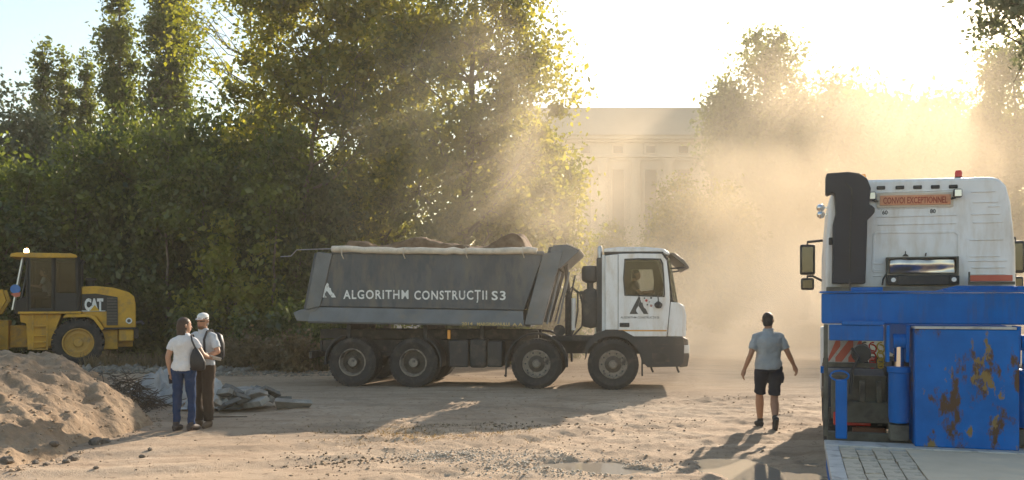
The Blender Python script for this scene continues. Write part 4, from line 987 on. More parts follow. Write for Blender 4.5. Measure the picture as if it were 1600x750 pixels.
mb = MB(); mb.lathe([(.09, -.01), (.09, -.03), (.055, -.03), (.055, -.012)], (lx(205), LN + .18, lz(502)), 'y', 18); mb.build('tail_light_ring', letter, hd)
mb = MB(); mb.lathe([(0, -.02), (.052, -.02), (.052, 0)], (lx(205), LN + .18, lz(502)), 'y', 14); mb.build('tail_light', grl, hd)
mb = MB(); mb.span(lx(150), lx(217), LN + .14, 1.05, lz(515.5), lz(512.7)); mb.build('hood_edge', blk, LD)
mb = MB(); mb.span(lx(188), lx(213), LN + .2, .98, lz(535), lz(516)); mb.build('counterweight', cat_y, LD, .03)
mb = MB(); mb.span(lx(150), lx(187), LN + .35, .85, lz(548), lz(516)); mb.build('belly_plate', cat_y, LD, .03)
mb = MB(); mb.span(lx(213.5), lx(222), -.5, .5, lz(532), lz(516)); mb.tube([(lx(215), -.9, lz(506)), (lx(226), -.92, lz(504)), (lx(230), -.92, lz(508))], .05, 8); mb.build('tow_hitch', grl, LD, .01)
# rear fender over the wheel
mb = MB()
fo = [(lx(97), lz(496)), (lx(103), lz(491)), (lx(140), lz(490.5)), (lx(149), lz(494)), (lx(158), lz(505)), (lx(164), lz(514)), (lx(160), lz(517)), (lx(154), lz(509)), (lx(146), lz(499)), (lx(138), lz(495.5)), (lx(106), lz(496))]
mb.prism(fo, LN + .02, LN + .5); mb.build('fender', cat_y, LD, .012)
# platform, skirt and ladder under the cab
mb = MB(); mb.span(lx(28), lx(127), LN + .06, 1.1, lz(490), lz(486.6)); mb.build('platform', cat_y, LD, .01)
mb = MB(); mb.prism([(lx(30), lz(490.3)), (lx(96), lz(490.3)), (lx(88), lz(510)), (lx(84), lz(540)), (lx(42), lz(546)), (lx(40), lz(505)), (lx(31), lz(503))], LN + .22, .95); mb.build('side_skirt', cat_y, LD, .02)
mb = MB()
for px in (50.5, 72.5): mb.span(lx(px) - .02, lx(px) + .02, LN + .1, LN + .14, lz(546), lz(490.4))
for py in (509, 524, 534, 545): mb.span(lx(50.5), lx(72.5), LN + .1, LN + .2, lz(py) - .018, lz(py) + .018)
mb.build('ladder', cat_y, LD, .006)
# cab: posts, roof, glass, lower panels
def post(px0, py0, px1, py1, yy, w=.06, name='cab_post', mat=blk):
    m = MB(); m.tube([(lx(px0), yy, lz(py0)), (lx(px1), yy, lz(py1))], w / 1.4, 4); return m.build(name, mat, LD)
for yy in (LN + .14, .98):
    post(36, 402, 20, 484, yy, .055, 'front_post', steel if yy < 0 else blk)
    post(42.5, 401, 42.5, 486, yy, .07); post(83, 401, 83, 486, yy, .09); post(121, 401, 123, 486, yy, .10)
    mb = MB(); mb.span(lx(84), lx(121), yy - .02, yy + .02, lz(486), lz(458)); mb.build('lower_panel', blk, LD)
    mb = MB(); mb.span(lx(44), lx(82), yy - .006, yy + .006, lz(485), lz(403)); mb.build('door_glass', glass('loader_glass', (.5, .53, .52), .02), LD)
    mb = MB(); mb.span(lx(85), lx(120), yy - .006, yy + .006, lz(457), lz(403)); mb.build('side_glass', glass('loader_glass'), LD)
    mb = MB(); mb.span(lx(44), lx(82), yy - .03, yy + .01, lz(486), lz(481)); mb.span(lx(44), lx(47), yy - .02, yy + .01, lz(481), lz(405)); mb.build('door_frame', blk, LD)
mb = MB(); mb.prism([(lx(16), lz(403)), (lx(17), lz(398)), (lx(26), lz(396)), (lx(112), lz(395.8)), (lx(119), lz(398)), (lx(121), lz(402.5)), (lx(60), lz(404))], LN + .06, 1.06); mb.build('cab_roof', cat_y, LD, .02)
mb = MB(); mb.span(lx(44), lx(118), LN + .2, .95, lz(406), lz(404.2)); mb.build('roof_lining', blk, LD)
mb = MB(); mb.span(lx(119), lx(122), LN + .2, .92, lz(484), lz(404)); mb.build('rear_glass', glass('loader_glass'), LD)
mb = MB(); mb.span(lx(60), lx(78), -.35, .35, lz(480), lz(468)); mb.prism([(lx(75), lz(469)), (lx(81), lz(469)), (lx(83), lz(432)), (lx(78), lz(430))], -.33, .33); mb.build('seat', seatm, LD, .04)
mb = MB(); mb.tube([(lx(45), 0, lz(485)), (lx(50), 0, lz(455))], .05, 8); mb.lathe([(.2, -.015), (.2, .015), (.17, .015), (.17, -.015), (.2, -.015)], (lx(51), 0, lz(453)), 'z', 18); mb.build('steering_column', blk, LD)
mb = MB(); mb.prism([(lx(20), lz(490)), (lx(42), lz(490)), (lx(40), lz(462)), (lx(24), lz(470))], -.9, .85); mb.build('front_console', blk, LD, .02)
# warning lamp (lit), mirror, exhaust
mb = MB(); mb.lathe([(.06, 0), (.06, .08), (.04, .12), (0, .13)], (lx(40), LN + .3, lz(396)), 'z', 14); mb.build('beacon', emis('beacon_lit', (1.0, .55, .2), 14), LD, smooth=50)
mb = MB(); mb.tube([(lx(126), -.6, lz(447)), (lx(126), -.6, lz(412)), (lx(130), -.6, lz(405))], .055, 10); mb.build('exhaust_stack', blk, LD, smooth=40)
mb = MB(); mb.span(lx(133), lx(150), -.5, -.1, lz(437), lz(433)); mb.cyl((lx(140), -.3, lz(448)), (lx(140), -.3, lz(437)), .12, 12); mb.build('air_cleaner', blk, LD, smooth=40)
# stickers in the windscreen corner
mb = MB(); mb.lathe([(0, -.012), (.13, -.012), (.13, 0)], (lx(24), LN + .10, lz(452)), 'y', 16); mb.build('blue_sticker', M('sticker_blue', (.06, .17, .42), .5), LD)
mb = MB(); mb.prism([(lx(16), lz(459)), (lx(32), lz(457)), (lx(31), lz(463)), (lx(24), lz(465))], LN + .095, LN + .085); mb.build('red_sticker', M('sticker_red', (.5, .14, .08), .5), LD)
# front frame with articulation, lift arms and bucket (mostly outside the picture)
mb = MB(); mb.span(-3.5, lx(10), -.5, .5, .5, 1.35); mb.span(lx(10), lx(40), -.22, .22, .55, 1.2); mb.build('front_frame', cat_y, LD, .03)
for s in (-1, 1):
    mb = MB(); mb.prism([(lx(8), lz(470)), (lx(2), lz(452)), (-3.0, 1.95), (-4.4, .75), (-4.7, .45), (-4.55, .35), (-3.1, 1.5), (lx(-6), lz(492))], s * .62 - .07, s * .62 + .07); mb.build('lift_arm', cat_y, LD, .015)
    mb = MB(); mb.cyl((-2.2, s * .45, .9), (-3.5, s * .5, 1.45), .07, 10); mb.cyl((-2.2, s * .45, .9), (-2.9, s * .48, 1.2), .09, 10); mb.build('lift_cylinder', blk, LD, smooth=40)
    fender(LD, -2.75, -1.2 if s < 0 else .72, -.72 if s < 0 else 1.2, .7, .82, 30, 150, cat_y)
mb = MB(); mb.prism([(-4.5, .1), (-5.7, .08), (-5.72, .13), (-4.75, .25), (-4.45, .6), (-4.5, 1.05), (-4.75, 1.25), (-4.8, 1.2), (-4.6, 1.0), (-4.52, .6)], -1.3, 1.3)
mb.prism([(-4.5, .1), (-5.7, .1), (-4.75, 1.22), (-4.5, 1.0)], -1.3, -1.26); mb.prism([(-4.5, .1), (-5.7, .1), (-4.75, 1.22), (-4.5, 1.0)], 1.26, 1.3); mb.build('bucket', cat_y, LD)
# ================================================================== tractor unit and blue low-loader, parked on the right
LYAW = R(-17.67)
cL, sL = math.cos(LYAW), math.sin(LYAW)
def on_loader(x, y, z=0.0): return (4.47 + x * cL - y * sL, 8.92 + x * sL + y * cL, z)
blue = M('blue_paint', (0.003, 0.11, 0.40), 0.6, var=0.16, scale=2.2, col2=(0.004, 0.13, 0.46), c2=(0.5, 0.7), c2scale=3.5, spec=0.15, col3=(0.05, 0.09, 0.17), c3=(0.55, 0.8), c3scale=2.4, c2stretch=(4, 4, .6), bump=.25, bscale=3)
blue_worn = M('blue_paint_worn', (0.004, 0.11, 0.40), 0.6, var=0.2, scale=2.5, col2=(0.085, 0.05, 0.028), c2=(0.53, 0.585), c2scale=2.6, c2stretch=(1.6, 1, 0.75), col3=(0.20, 0.14, 0.05), c3=(0.60, 0.64), c3scale=5, seed=3.3, bump=.08, spec=.2)
deck_grey = M('deck_plate', (0.60, 0.49, 0.36), 0.95, var=0.12, scale=1.5, col2=(0.47, 0.41, 0.33), c2=(0.5, 0.7), c2scale=1.2, bump=.15, spec=.08)
deck_block = M('deck_timber', (0.52, 0.43, 0.32), 0.85, var=0.3, scale=6, col2=(0.20, 0.165, 0.125), c2=(0.56, 0.68), c2scale=5, bump=.6, bscale=30)
edge_white = M('edge_paint_and_light', (0.45, 0.435, 0.41), 0.6, var=0.15, scale=5, col2=(0.28, 0.27, 0.25), c2=(0.52, 0.62), c2scale=6)  # paint of deck edges and boards; doubles as light on the centre box
grime = M('grimy_grey', (0.11, 0.105, 0.085), 0.8, var=0.35, scale=5, col2=(0.05, 0.045, 0.04), c2=(0.5, 0.65), c2scale=4)
mirror_m = M('mirror_glass', (0.09, 0.09, 0.09), 0.1, 1.0, var=0.02)  # dark tone stands in for dark surroundings missing from the reflection
redp = M('red_reflective', (0.45, 0.10, 0.06), 0.5, var=0.15)

TU = thing('tractor_unit', 'white high-roof tractor unit seen from behind, black air intake on its left', 'truck', on_loader(0, 3.4), LYAW)
# cab shell: outline at the back, a little smaller at the front
out = [(-1.19, 1.55), (-1.18, 2.6), (-1.13, 3.25), (-1.09, 3.45), (-1.0, 3.56), (-0.9, 3.585), (0.9, 3.555), (1.0, 3.53), (1.08, 3.43), (1.13, 3.22), (1.19, 2.6), (1.2, 1.55)]
mb = MB(); mb.prism(out, 0.0, 2.05, 'y'); cab = mb.build('cab', white, TU, .045, seg=3)
mb = MB(); mb.prism([(x * 1.0, z + .012) for x, z in out[3:9]] + [(1.02, 3.40), (-1.03, 3.42)], .12, 1.7); mb.build('roof_fairing', white, TU, .03)
# pressed panel lines and ribs on the back wall
def rib(x0, x1, z, h=.016): 
    m = MB(); m.span(x0, x1, -.014, .002, z - h / 2, z + h / 2); m.build('panel_rib', white, cab, .005)
for (x0, x1, z) in ((-.52, .45, 3.395), (-.5, .42, 3.17), (-.52, .48, 3.06), (-.5, .47, 2.95), (.66, .95, 3.36), (.68, .98, 3.22), (.86, 1.0, 3.16), (.66, 1.0, 3.06), (.68, 1.03, 2.95), (.64, 1.04, 2.72), (.64, 1.0, 2.50), (.62, 1.08, 2.44), (.66, 1.06, 2.35), (.66, 1.06, 2.26), (-.56, -.42, 2.42), (-.56, -.42, 2.33), (-.56, -.42, 2.25)):
    rib(x0, x1, z)
mb = MB(); o_ = [(-.56, 2.3), (.50, 2.3), (.52, 2.34), (.52, 2.80), (.48, 2.85), (-.52, 2.86), (-.56, 2.82), (-.58, 2.34)]
i_ = [(-.53, 2.33), (.47, 2.33), (.49, 2.36), (.49, 2.79), (.46, 2.82), (-.5, 2.83), (-.53, 2.80), (-.55, 2.36)]
mb.ring(o_, i_, -.012, .002); mb.build('panel_frame', white, cab, .004)
for x in (-.46, -.22, .0, .22, .44):
    m = MB(); m.span(x - .055, x + .055, -.02, .003, 3.425 - .02 * x, 3.475 - .02 * x); m.build('air_vent', plast, TU, .012)
# sign with the words for an oversize load
mb = MB(); mb.box((-.035, -.03, 3.275), (.88, .025, .135), (0, R(.8), 0)); sg = mb.build('sign_board', M('sign_orange', (.58, .27, .15), .6, var=.15, scale=8), TU, .004)
mb = MB(); mb.box((-.035, -.018, 3.275), (.95, .02, .19), (0, R(.8), 0)); mb.build('sign_backing', M('sign_backing', (.55, .49, .40), .6, var=.1), sg)
text('lettering', 'CONVOI EXCEPTIONNEL', .80, .088, (-.435, -.0435, 3.236), M('sign_red', (.30, .055, .03), .6, var=.2), sg, .02, (R(90), R(.8), 0))
for (s_, x) in (('60', -.42), ('80', .18)):
    mb = MB(); mb.lathe([(0, -.008), (.062, -.008), (.062, .0)], (x + .01, -.001, 3.12), 'y', 20); mb.build('speed_sticker', letter, cab)
    text('lettering', s_, .07, .055, (x - .025, -.0095, 3.093), dark_logo, cab, .03)
for x, tilt in ((-.585, 0), (.48, 0)):
    m = MB(); m.box((x, -.09, 3.34), (.105, .10, .115)); wl = m.build('work_lamp', plast, TU, .02)
    m = MB(); m.span(x - .042, x + .042, -.147, -.1405, 3.295, 3.385); m.build('lens', lampglass, wl, .004)
    m = MB(); m.tube([(x, -.05, 3.30), (x + (.09 if x < 0 else -.09), -.02, 3.27)], .015, 6); m.build('bracket', plast, wl)
# air intake
ai = [(-1.10, 2.14), (-.68, 2.14), (-.665, 2.6), (-.655, 3.0), (-.60, 3.05), (-.56, 3.10), (-.56, 3.15), (-.60, 3.19), (-.63, 3.20), (-.61, 3.42), (-.66, 3.56), (-.76, 3.63), (-.9, 3.655), (-1.17, 3.645), (-1.185, 3.6), (-1.185, 3.37), (-1.16, 3.35), (-1.11, 3.38), (-1.07, 3.36), (-1.055, 3.1), (-1.09, 2.95)]
mb = MB(); mb.prism(ai, -.34, -.06); mb.build('air_intake', M('intake_black', (.013, .017, .027), .55, var=.2), TU, .035, seg=3)
mb = MB(); mb.tube([(-.93, -.345, 3.5), (-.86, -.352, 3.42), (-.85, -.352, 3.3), (-.87, -.35, 3.1), (-.88, -.35, 2.3)], .012, 5); mb.span(-.885, -.865, -.36, -.34, 2.05, 2.2); mb.build('intake_seam', plast, TU)
mb = MB(); mb.span(-1.14, -1.09, -.2, -.1, 2.68, 2.78); mb.build('intake_clamp', plast, TU, .01)
# bright metal cover and equipment low on the back wall
mb = MB(); 
def cover(X, Z): return -.10 - .03 * fbm(X * 4, Z * 5, 0, 31, 2) - .02 * np.exp(-((Z - 2.4) / .05) ** 2)
xs, zs = np.linspace(-.37, .46, 30), np.linspace(2.275, 2.475, 10)
Xg, Zg = np.meshgrid(xs, zs); Yg = cover(Xg, Zg)
fv = np.stack([Xg, Yg, Zg], -1).reshape(-1, 3); bv = fv.copy(); bv[:, 1] = -.03
nx, nz2 = len(xs), len(zs)
ii = (np.arange(nz2 - 1)[:, None] * nx + np.arange(nx - 1)[None, :]).ravel(); q1 = np.stack([ii, ii + 1, ii + 1 + nx, ii + nx], 1); q2 = q1[:, ::-1] + len(fv)
bd = list(range(nx)) + [k * nx + nx - 1 for k in range(1, nz2)] + list(range(nx * nz2 - 2, nx * (nz2 - 1) - 1, -1)) + [k * nx for k in range(nz2 - 2, 0, -1)]
q3 = np.array([(bd[(k + 1) % len(bd)], bd[k], bd[k] + len(fv), bd[(k + 1) % len(bd)] + len(fv)) for k in range(len(bd))])
link('metal_cover', raw_mesh('metal_cover', np.concatenate([fv, bv]), np.concatenate([q1, q2, q3]), 4, M('cover_foil', (.66, .58, .48), .28, 1.0, var=.2, scale=4), True), TU)
mb = MB(); mb.ring([(-.40, 2.25), (.49, 2.25), (.49, 2.5), (-.40, 2.5)], [(-.37, 2.272), (.46, 2.272), (.46, 2.478), (-.37, 2.478)], -.13, -.01); mb.build('cover_frame', grime, TU, .005)
mb = MB(); mb.span(-.40, .49, -.18, -.01, 2.12, 2.247); mb.build('connector_panel', plast, TU, .01)
for x in (-.32, .42):
    m = MB(); m.span(x - .055, x + .055, -.20, -.178, 2.14, 2.24); s1 = m.build('connector_socket', plast, TU, .012)
    m = MB(); m.lathe([(0, -.012), (.03, -.012), (.03, 0)], (x, -.201, 2.19), 'y', 12); m.build('socket_ring', letter, s1)
mb = MB(); mb.tube([(-.45, -.1, 2.12), (-.44, -.1, 2.2), (-.40, -.09, 2.27)], .012, 6); mb.tube([(.10, -.01, 2.52), (.10, -.05, 2.55)], .01, 5); mb.build('cable', plast, TU)
mb = MB(); mb.prism([(-.19, 2.515), (-.11, 2.515), (-.13, 2.54), (-.145, 2.545), (-.145, 2.585), (-.155, 2.585), (-.155, 2.545), (-.17, 2.54)], -.012, -.002); mb.build('stencil_mark', plast, cab)
mb = MB(); mb.span(.62, 1.12, -.16, -.14, 2.165, 2.245); mb.build('red_reflector', redp, TU, .004)
mb = MB(); mb.span(.60, .62, -.16, -.14, 2.12, 2.29); mb.span(.6, 1.15, -.15, -.13, 2.12, 2.16); mb.build('reflector_bracket', grime, TU)
mb = MB(); mb.span(-1.17, 1.17, -.24, .0, 2.02, 2.10); mb.build('rear_crossbar', grime, TU, .01)
# roof beacons and side marker lamps
for (x, y, m_, r_) in ((.56, .35, redlens, .045), (-.67, .35, amber, .045)):
    mb = MB(); mb.lathe([(r_ * 1.25, 3.57), (r_ * 1.25, 3.61)], (x, y, 0), 'z', 14); bs = mb.build('beacon_base', plast, TU)
    mb = MB(); mb.lathe([(r_, 3.6), (r_ * 1.05, 3.67), (r_ * .8, 3.70), (0, 3.705)], (x, y, 0), 'z', 14); mb.build('beacon_lens', m_, bs, smooth=50)
for (x, z) in ((-1.23, 3.27), (-1.225, 3.17), (1.16, 3.27)):
    mb = MB(); mb.lathe([(.03, .10), (.05, .04), (.058, 0), (.04, -.03), (0, -.04)], (x, .6, z), 'y', 16); mb.cyl((x, .62, z), (x * .9, .62, z), .012, 6); mb.build('marker_lamp', chrome, TU, smooth=50)
# mirrors standing out on both sides
for s in (-1, 1):
    x = -1.40 if s < 0 else 1.53
    mb = MB(); mb.span(x - .115, x + .115, 1.62, 1.74, 2.32, 2.80); mi = mb.build('wing_mirror', plast, TU, .03)
    mb = MB(); mb.span(x - .085, x + .085, 1.612, 1.619, 2.36, 2.76); mb.build('mirror_glass', mirror_m, mi, .004)
    mb = MB(); mb.span(x - .10, x + .10, 1.62, 1.72, 2.08, 2.27); m2 = mb.build('wide_mirror', plast, TU, .03)
    mb = MB(); mb.span(x - .075, x + .075, 1.612, 1.619, 2.11, 2.24); mb.build('mirror_glass', mirror_m, m2, .004)
    mb = MB(); mb.tube([(s * 1.17, 1.68, 2.86), (x, 1.68, 2.84), (x, 1.68, 2.78)], .02, 6); mb.build('mirror_arm', plast, TU)
    mb = MB(); mb.tube([(s * 1.17, 1.68, 2.22), (x - s * .08, 1.68, 2.30), (x, 1.68, 2.30), (x, 1.68, 2.25)], .018, 6); mb.build('mirror_arm', plast, TU)
# windscreen side, bumper, grille on the far side
mb = MB(); mb.span(-1.05, 1.05, 2.05, 2.07, 2.15, 3.0); mb.build('windscreen', glass('dark_glass', (.2, .22, .22), .2), TU)
mb = MB(); mb.span(-1.2, 1.2, 1.7, 2.2, .45, 1.5); mb.build('bumper', white, TU, .04)
# chassis behind the cab, rear axles, mudguards, lamps, plate
for s in (-1, 1):
    mb = MB(); mb.span(s * .42 - .05, s * .42 + .05, -3.0, 1.9, .78, 1.05); mb.build('chassis_rail', chassis, TU, .01)
def twheel(x, y, kind, s):
    h = wheel(TU, 0, 0, 0, .52, .6 if kind == 'rear' else .33, kind, -1)
    h.rotation_euler = (0, 0, R(-90) if s < 0 else R(90)); h.location = (x, y, .52)
for s in (-1, 1):
    twheel(s * .92, -2.15, 'rear', s); twheel(s * .92, -.85, 'rear', s); twheel(s * 1.02, 1.2, 'front', s)
    mb = MB()
    for yc in (-2.15, -.85):
        pr = [(yc + .60 * math.cos(R(t)), .52 + .60 * math.sin(R(t))) for t in range(160, 9, -15)] + [(yc + .57 * math.cos(R(t)), .52 + .57 * math.sin(R(t))) for t in range(10, 161, 15)]
        mb.prism(pr, s * .62, s * 1.22, 'x')
    mb.build('mudguard', plast, TU, smooth=40)
    mb = MB(); mb.span(s * .64, s * 1.2, -2.86, -2.84, .62, 1.10); mb.build('mud_flap', grime, TU, .01)
    mb = MB(); mb.span(s * .80, s * 1.18, -2.93, -2.862, .56, .70); mb.build('tail_lamp', redlens, TU, .012)
    mb = MB(); mb.cyl((s * .6, -1.5, .7), (s * .6, -.2, .7), .2, 14); mb.build('air_tank', grime, TU, smooth=40)
for yc in (-2.15, -.85, 1.2):
    mb = MB(); mb.cyl((-.95, yc, .52), (.95, yc, .52), .09, 10); mb.build('axle', chassis, TU)
mb = MB(); mb.span(-.5, .5, -1.9, -.9, 1.08, 1.2); mb.lathe([(0, 1.2), (.45, 1.2), (.45, 1.25), (0, 1.26)], (0, -1.5, 0), 'z', 24); mb.build('coupling_plate', chassis, TU)
# rear light board seen in the gap: grey box, plate
mb = MB(); mb.span(-1.05, -.58, -3.0, -2.92, .60, .83); mb.build('light_board', grime, TU, .012)
mb = MB(); mb.span(-.99, -.66, -2.98, -2.93, .42, .55); mb.build('rear_lamp_cluster', M('brown_lens', (.13, .045, .02), .4), TU, .01)
mb = MB(); mb.span(-1.03, -.62, -3.02, -3.0, .31, .41); pl = mb.build('number_plate', M('plate', (.34, .33, .29), .6, var=.15), TU, .004)
text('lettering', '41 ACS', .33, .07, (-.99, -3.0215, .325), plast, pl, .02)
mb = MB(); mb.span(-.92, -.86, -3.05, -2.95, .83, 1.05); mb.span(-.75, -.70, -3.05, -2.95, .83, 1.05); mb.build('valve_block', grime, TU, .01)

# coiled air lines hanging between cab and trailer, in the gap on the left
for q, (xa, m_) in enumerate(((-.78, redlens), (-.70, M('hose_yellow', (.45, .33, .04), .5)), (-.86, plast))):
    mb = MB(); mb.tube([(xa + .025 * math.cos(k * .9), -2.7 - k * .006, 1.45 - .25 * math.sin(k / 60 * math.pi) + .02 * math.sin(k * .9)) for k in range(60)], .009, 5); mb.build('air_line', m_, TU, smooth=60)

# ------------------------------------------------------------------ the low-loader
LL = thing('low_loader_trailer', 'blue low-loader trailer with gooseneck, scraped centre box and grey deck', 'trailer', on_loader(0, 0), LYAW)
mb = MB(); mb.span(-1.31, 1.31, 0.0, .16, 1.67, 1.985); gb = mb.build('gooseneck_beam', blue, LL, .014)
mb = MB(); mb.span(-1.33, 1.33, -.02, .2, 1.988, 2.006); mb.build('beam_cap', blue, LL, .004)
for (x0, x1, z1) in ((-1.02, -.72, 2.045), (-.15, .05, 2.03), (.5, .8, 2.05)):
    mb = MB(); mb.span(x0, x1, .02, .16, 2.007, z1); mb.build('lug', blue, LL, .006)
mb = MB(); mb.prism([(-.2, 2.008), (.0, 2.06), (.9, 2.05), (1.3, 2.008)], .22, .3); mb.build('ramp_edge', blue, LL, .006)
for s in (-1, 1):
    mb = MB(); mb.span(s * .95 - .1, s * .95 + .1, .165, 3.0, 1.70, 1.95); mb.build('gooseneck_arm', blue, LL, .015)
    mb = MB(); mb.span(s * .98 - .26, s * .98 + .26, -.10, -.003, 1.50, 1.66); mb.build('lower_beam', blue, LL, .01)
    mb = MB(); mb.span(s * .92 - .2, s * .92 + .2, -.12, -.02, 1.662, 1.70); mb.build('lip', blue, LL, .004)
    # bracket and ram
    for q in (-.10, .085):
        mb = MB(); mb.prism([(-.12, 1.29), (.0, 1.29), (.1, 1.66), (-.16, 1.66)], s * .585 + q - .016, s * .585 + q + .016, 'x'); mb.build('ram_bracket', blue, LL, .005)
    mb = MB(); mb.lathe([(.075, -.06), (.075, .06)], (0, 0, 0), 'x', 16); e = mb.build('ram_eye', blue, LL, smooth=40); e.location = (s * .575, -.05, 1.5)
    mb = MB(); mb.cyl((s * .575, -.05, 1.15), (s * .575, -.05, 1.47), .048, 16); mb.build('ram_rod', chrome, LL, smooth=40)
    mb = MB(); mb.lathe([(0, .66), (.09, .68), (.1, .74), (.1, 1.18), (.115, 1.19), (.115, 1.24), (.05, 1.245)], (s * .575, -.05, 0), 'z', 20); mb.build('ram_cylinder', blue, LL, smooth=40)
    mb = MB(); mb.span(s * .575 - .09, s * .575 + .09, -.12, .08, .5, .66); mb.build('ram_foot', grime, LL, .01)
    # red and white striped board on the outside
    x0, x1 = (s * 1.235, s * .90)
    mb = MB(); mb.span(min(x0, x1), max(x0, x1), .34, .36, 1.25, 1.50); wb = mb.build('warning_board', edge_white, LL)
    for k in range(3):
        a = min(x0, x1) + .02 + k * .13
        mb = MB(); mb.prism([(max(min(x0, x1), a - .08), 1.255), (a - .015, 1.255), (min(a + .10, max(x0, x1)), 1.42), (min(a + .10, max(x0, x1)), 1.495), (min(a + .06, max(x0, x1) - .02), 1.495), (max(min(x0, x1), a - .08), 1.30)], .338, .334); mb.build('stripe', redp, wb)
    mb = MB(); mb.span(s * 1.27 - .02, s * 1.27 + .02, .0, .12, .5, 1.66); mb.build('side_post', grime, LL, .006)
    mb = MB(); mb.span(s * 1.0 - .24, s * 1.0 + .24, .30, .38, 1.20, 1.245); mb.build('board_ledge', grime, LL, .006)
    # blue prop with wire loop
    mb = MB(); mb.span(s * 1.125 - .055, s * 1.125 + .055, -.14, -.06, .5, 1.10); mb.build('prop', blue, LL, .01)
    n_ = 12; mb = MB(); mb.tube([(s * 1.14 + .09 * math.cos(k * 2 * math.pi / n_), -.10, 1.14 + .05 * math.sin(k * 2 * math.pi / n_)) for k in range(n_ + 1)], .010, 5); mb.build('wire_loop', blue, LL)
    mb = MB(); mb.span(s * 1.3 - .02, s * 1.3 + .02, .05, .14, 1.15, 1.22); mb.build('side_hook', blue, LL, .006)
    mb = MB(); mb.tube([(s * 1.02, -.06, 1.42), (s * .96, -.12, 1.33), (s * 1.02, -.12, 1.2), (s * 1.04, -.10, .95)], .016, 6); mb.build('air_hose', plast, LL, smooth=60)
    mb = MB(); mb.lathe([(0, -.05), (.09, -.04), (.1, .02), (0, .05)], (s * .92, .1, 1.36), 'y', 14); mb.build('coupling_head', plast, LL, smooth=40)
mb = MB(); mb.span(-.455, .455, -.30, .20, .48, 1.63); cb = mb.build('centre_box', blue_worn, LL, .012)
mb = MB(); mb.span(-.46, .43, -.31, -.02, 1.632, 1.655); mb.build('box_lit_edge', edge_white, cb, .004)  # pale strip: light along the top of the box painted as colour
mb = MB(); mb.span(-.455, .455, .21, 3.0, 1.26, 1.66); mb.build('neck_spine', blue, LL, .02)
mb = MB(); mb.span(-1.25, 1.25, .22, .30, .35, .52); mb.build('front_crossmember', grime, LL, .01)
# deck: steel rim, timber blocks on the left and right wheel tracks, grey sheet between
DK = .465
mb = MB(); mb.span(-1.28, 1.28, -7.2, -.36, .22, .40); mb.build('deck_frame', blue, LL, .02)
mb = MB(); mb.span(-1.29, 1.29, -.43, -.12, .40, DK + .016); mb.build('deck_front_edge', edge_white, LL, .006)
for s in (-1, 1):
    mb = MB(); mb.span(s * 1.29, s * 1.165, -7.2, -.435, .40, DK + .01); mb.build('deck_side_edge', edge_white, LL, .006)
mb = MB(); mb.span(-.55, .55, -7.2, -.435, .402, DK + .004); mb.build('deck_sheet', deck_grey, LL, .003)
bl = []
for k in range(3):
    m = MB(); m.span(-.07, .07, -.155, .155, -.03, .03); me = m.mesh('deck_block'); me.materials.append(deck_block); bl.append(me)
g = np.random.default_rng(9)
for s in (-1, 1):
    for col_ in range(4):
        for row in range(11):
            o = link('deck_block', bl[(row + col_) % 3], LL)
            o.location = (s * (1.088 - col_ * .152), -.61 - row * .325 - (.1 if col_ % 2 else 0), DK - .03 + g.normal() * .004)
            o.rotation_euler = (g.normal() * .012, g.normal() * .012, g.normal() * .02)
    mb = MB(); mb.span(s * 1.16, s * .555, -7.2, -4.25, .402, DK); mb.build('deck_sheet', deck_grey, LL)
    mb = MB(); mb.span(s * 1.0 - .1, s * 1.0 + .1, -6.9, -6.6, 0, .22); mb.build('support_foot', grime, LL, .01)
# ================================================================== people
skin_m = M('skin', (0.42, 0.24, 0.16), 0.55, var=0.08, scale=8)
skin_t = M('skin_tanned', (0.34, 0.18, 0.11), 0.55, var=0.08, scale=8)
hair_m = M('hair_dark_brown', (0.045, 0.026, 0.017), 0.6, var=0.3, scale=30)
hair_k = M('hair_black', (0.02, 0.016, 0.014), 0.6, var=0.3, scale=30)
eye_m = M('eye', (0.03, 0.025, 0.02), 0.3)
lip_m = M('lips', (0.35, 0.13, 0.11), 0.5)
def cloth(name, col, **k): return M(name, col, 0.9, var=0.12, scale=7, bump=0.35, bscale=18, spec=0.2, **k)
def remeshed(mb, name, mat, parent, voxel, smooth=3, wrinkle=0.0, seed=0):
    """joins overlapping closed shapes into one continuous skin"""
    me = mb.mesh(name); o = bpy.data.objects.new(name, me); COL.objects.link(o)
    r = o.modifiers.new('r', 'REMESH'); r.mode = 'VOXEL'; r.voxel_size = voxel; r.use_smooth_shade = True
    sm = o.modifiers.new('s', 'SMOOTH'); sm.iterations = smooth; sm.factor = 0.5
    dg = bpy.context.evaluated_depsgraph_get()
    m2 = bpy.data.meshes.new_from_object(o.evaluated_get(dg))
    bpy.data.objects.remove(o)
    if wrinkle:
        co = np.empty(len(m2.vertices) * 3, np.float32); m2.vertices.foreach_get('co', co); co = co.reshape(-1, 3)
        nn = np.empty(len(m2.vertices) * 3, np.float32); m2.vertices.foreach_get('normal', nn); nn = nn.reshape(-1, 3)
        d = fbm(co[:, 0] * 9 + co[:, 2] * 5, co[:, 1] * 9, co[:, 2] * 14 - co[:, 0] * 6, seed, 3)
        co = co + nn * (d * wrinkle)[:, None]
        m2.vertices.foreach_set('co', co.astype(np.float32).ravel()); m2.update()
    m2.name = name; m2.materials.clear(); m2.materials.append(mat)
    m2.polygons.foreach_set('use_smooth', np.ones(len(m2.polygons), bool))
    ob = bpy.data.objects.new(name, m2); COL.objects.link(ob); ob.parent = parent
    return ob
V = Vector
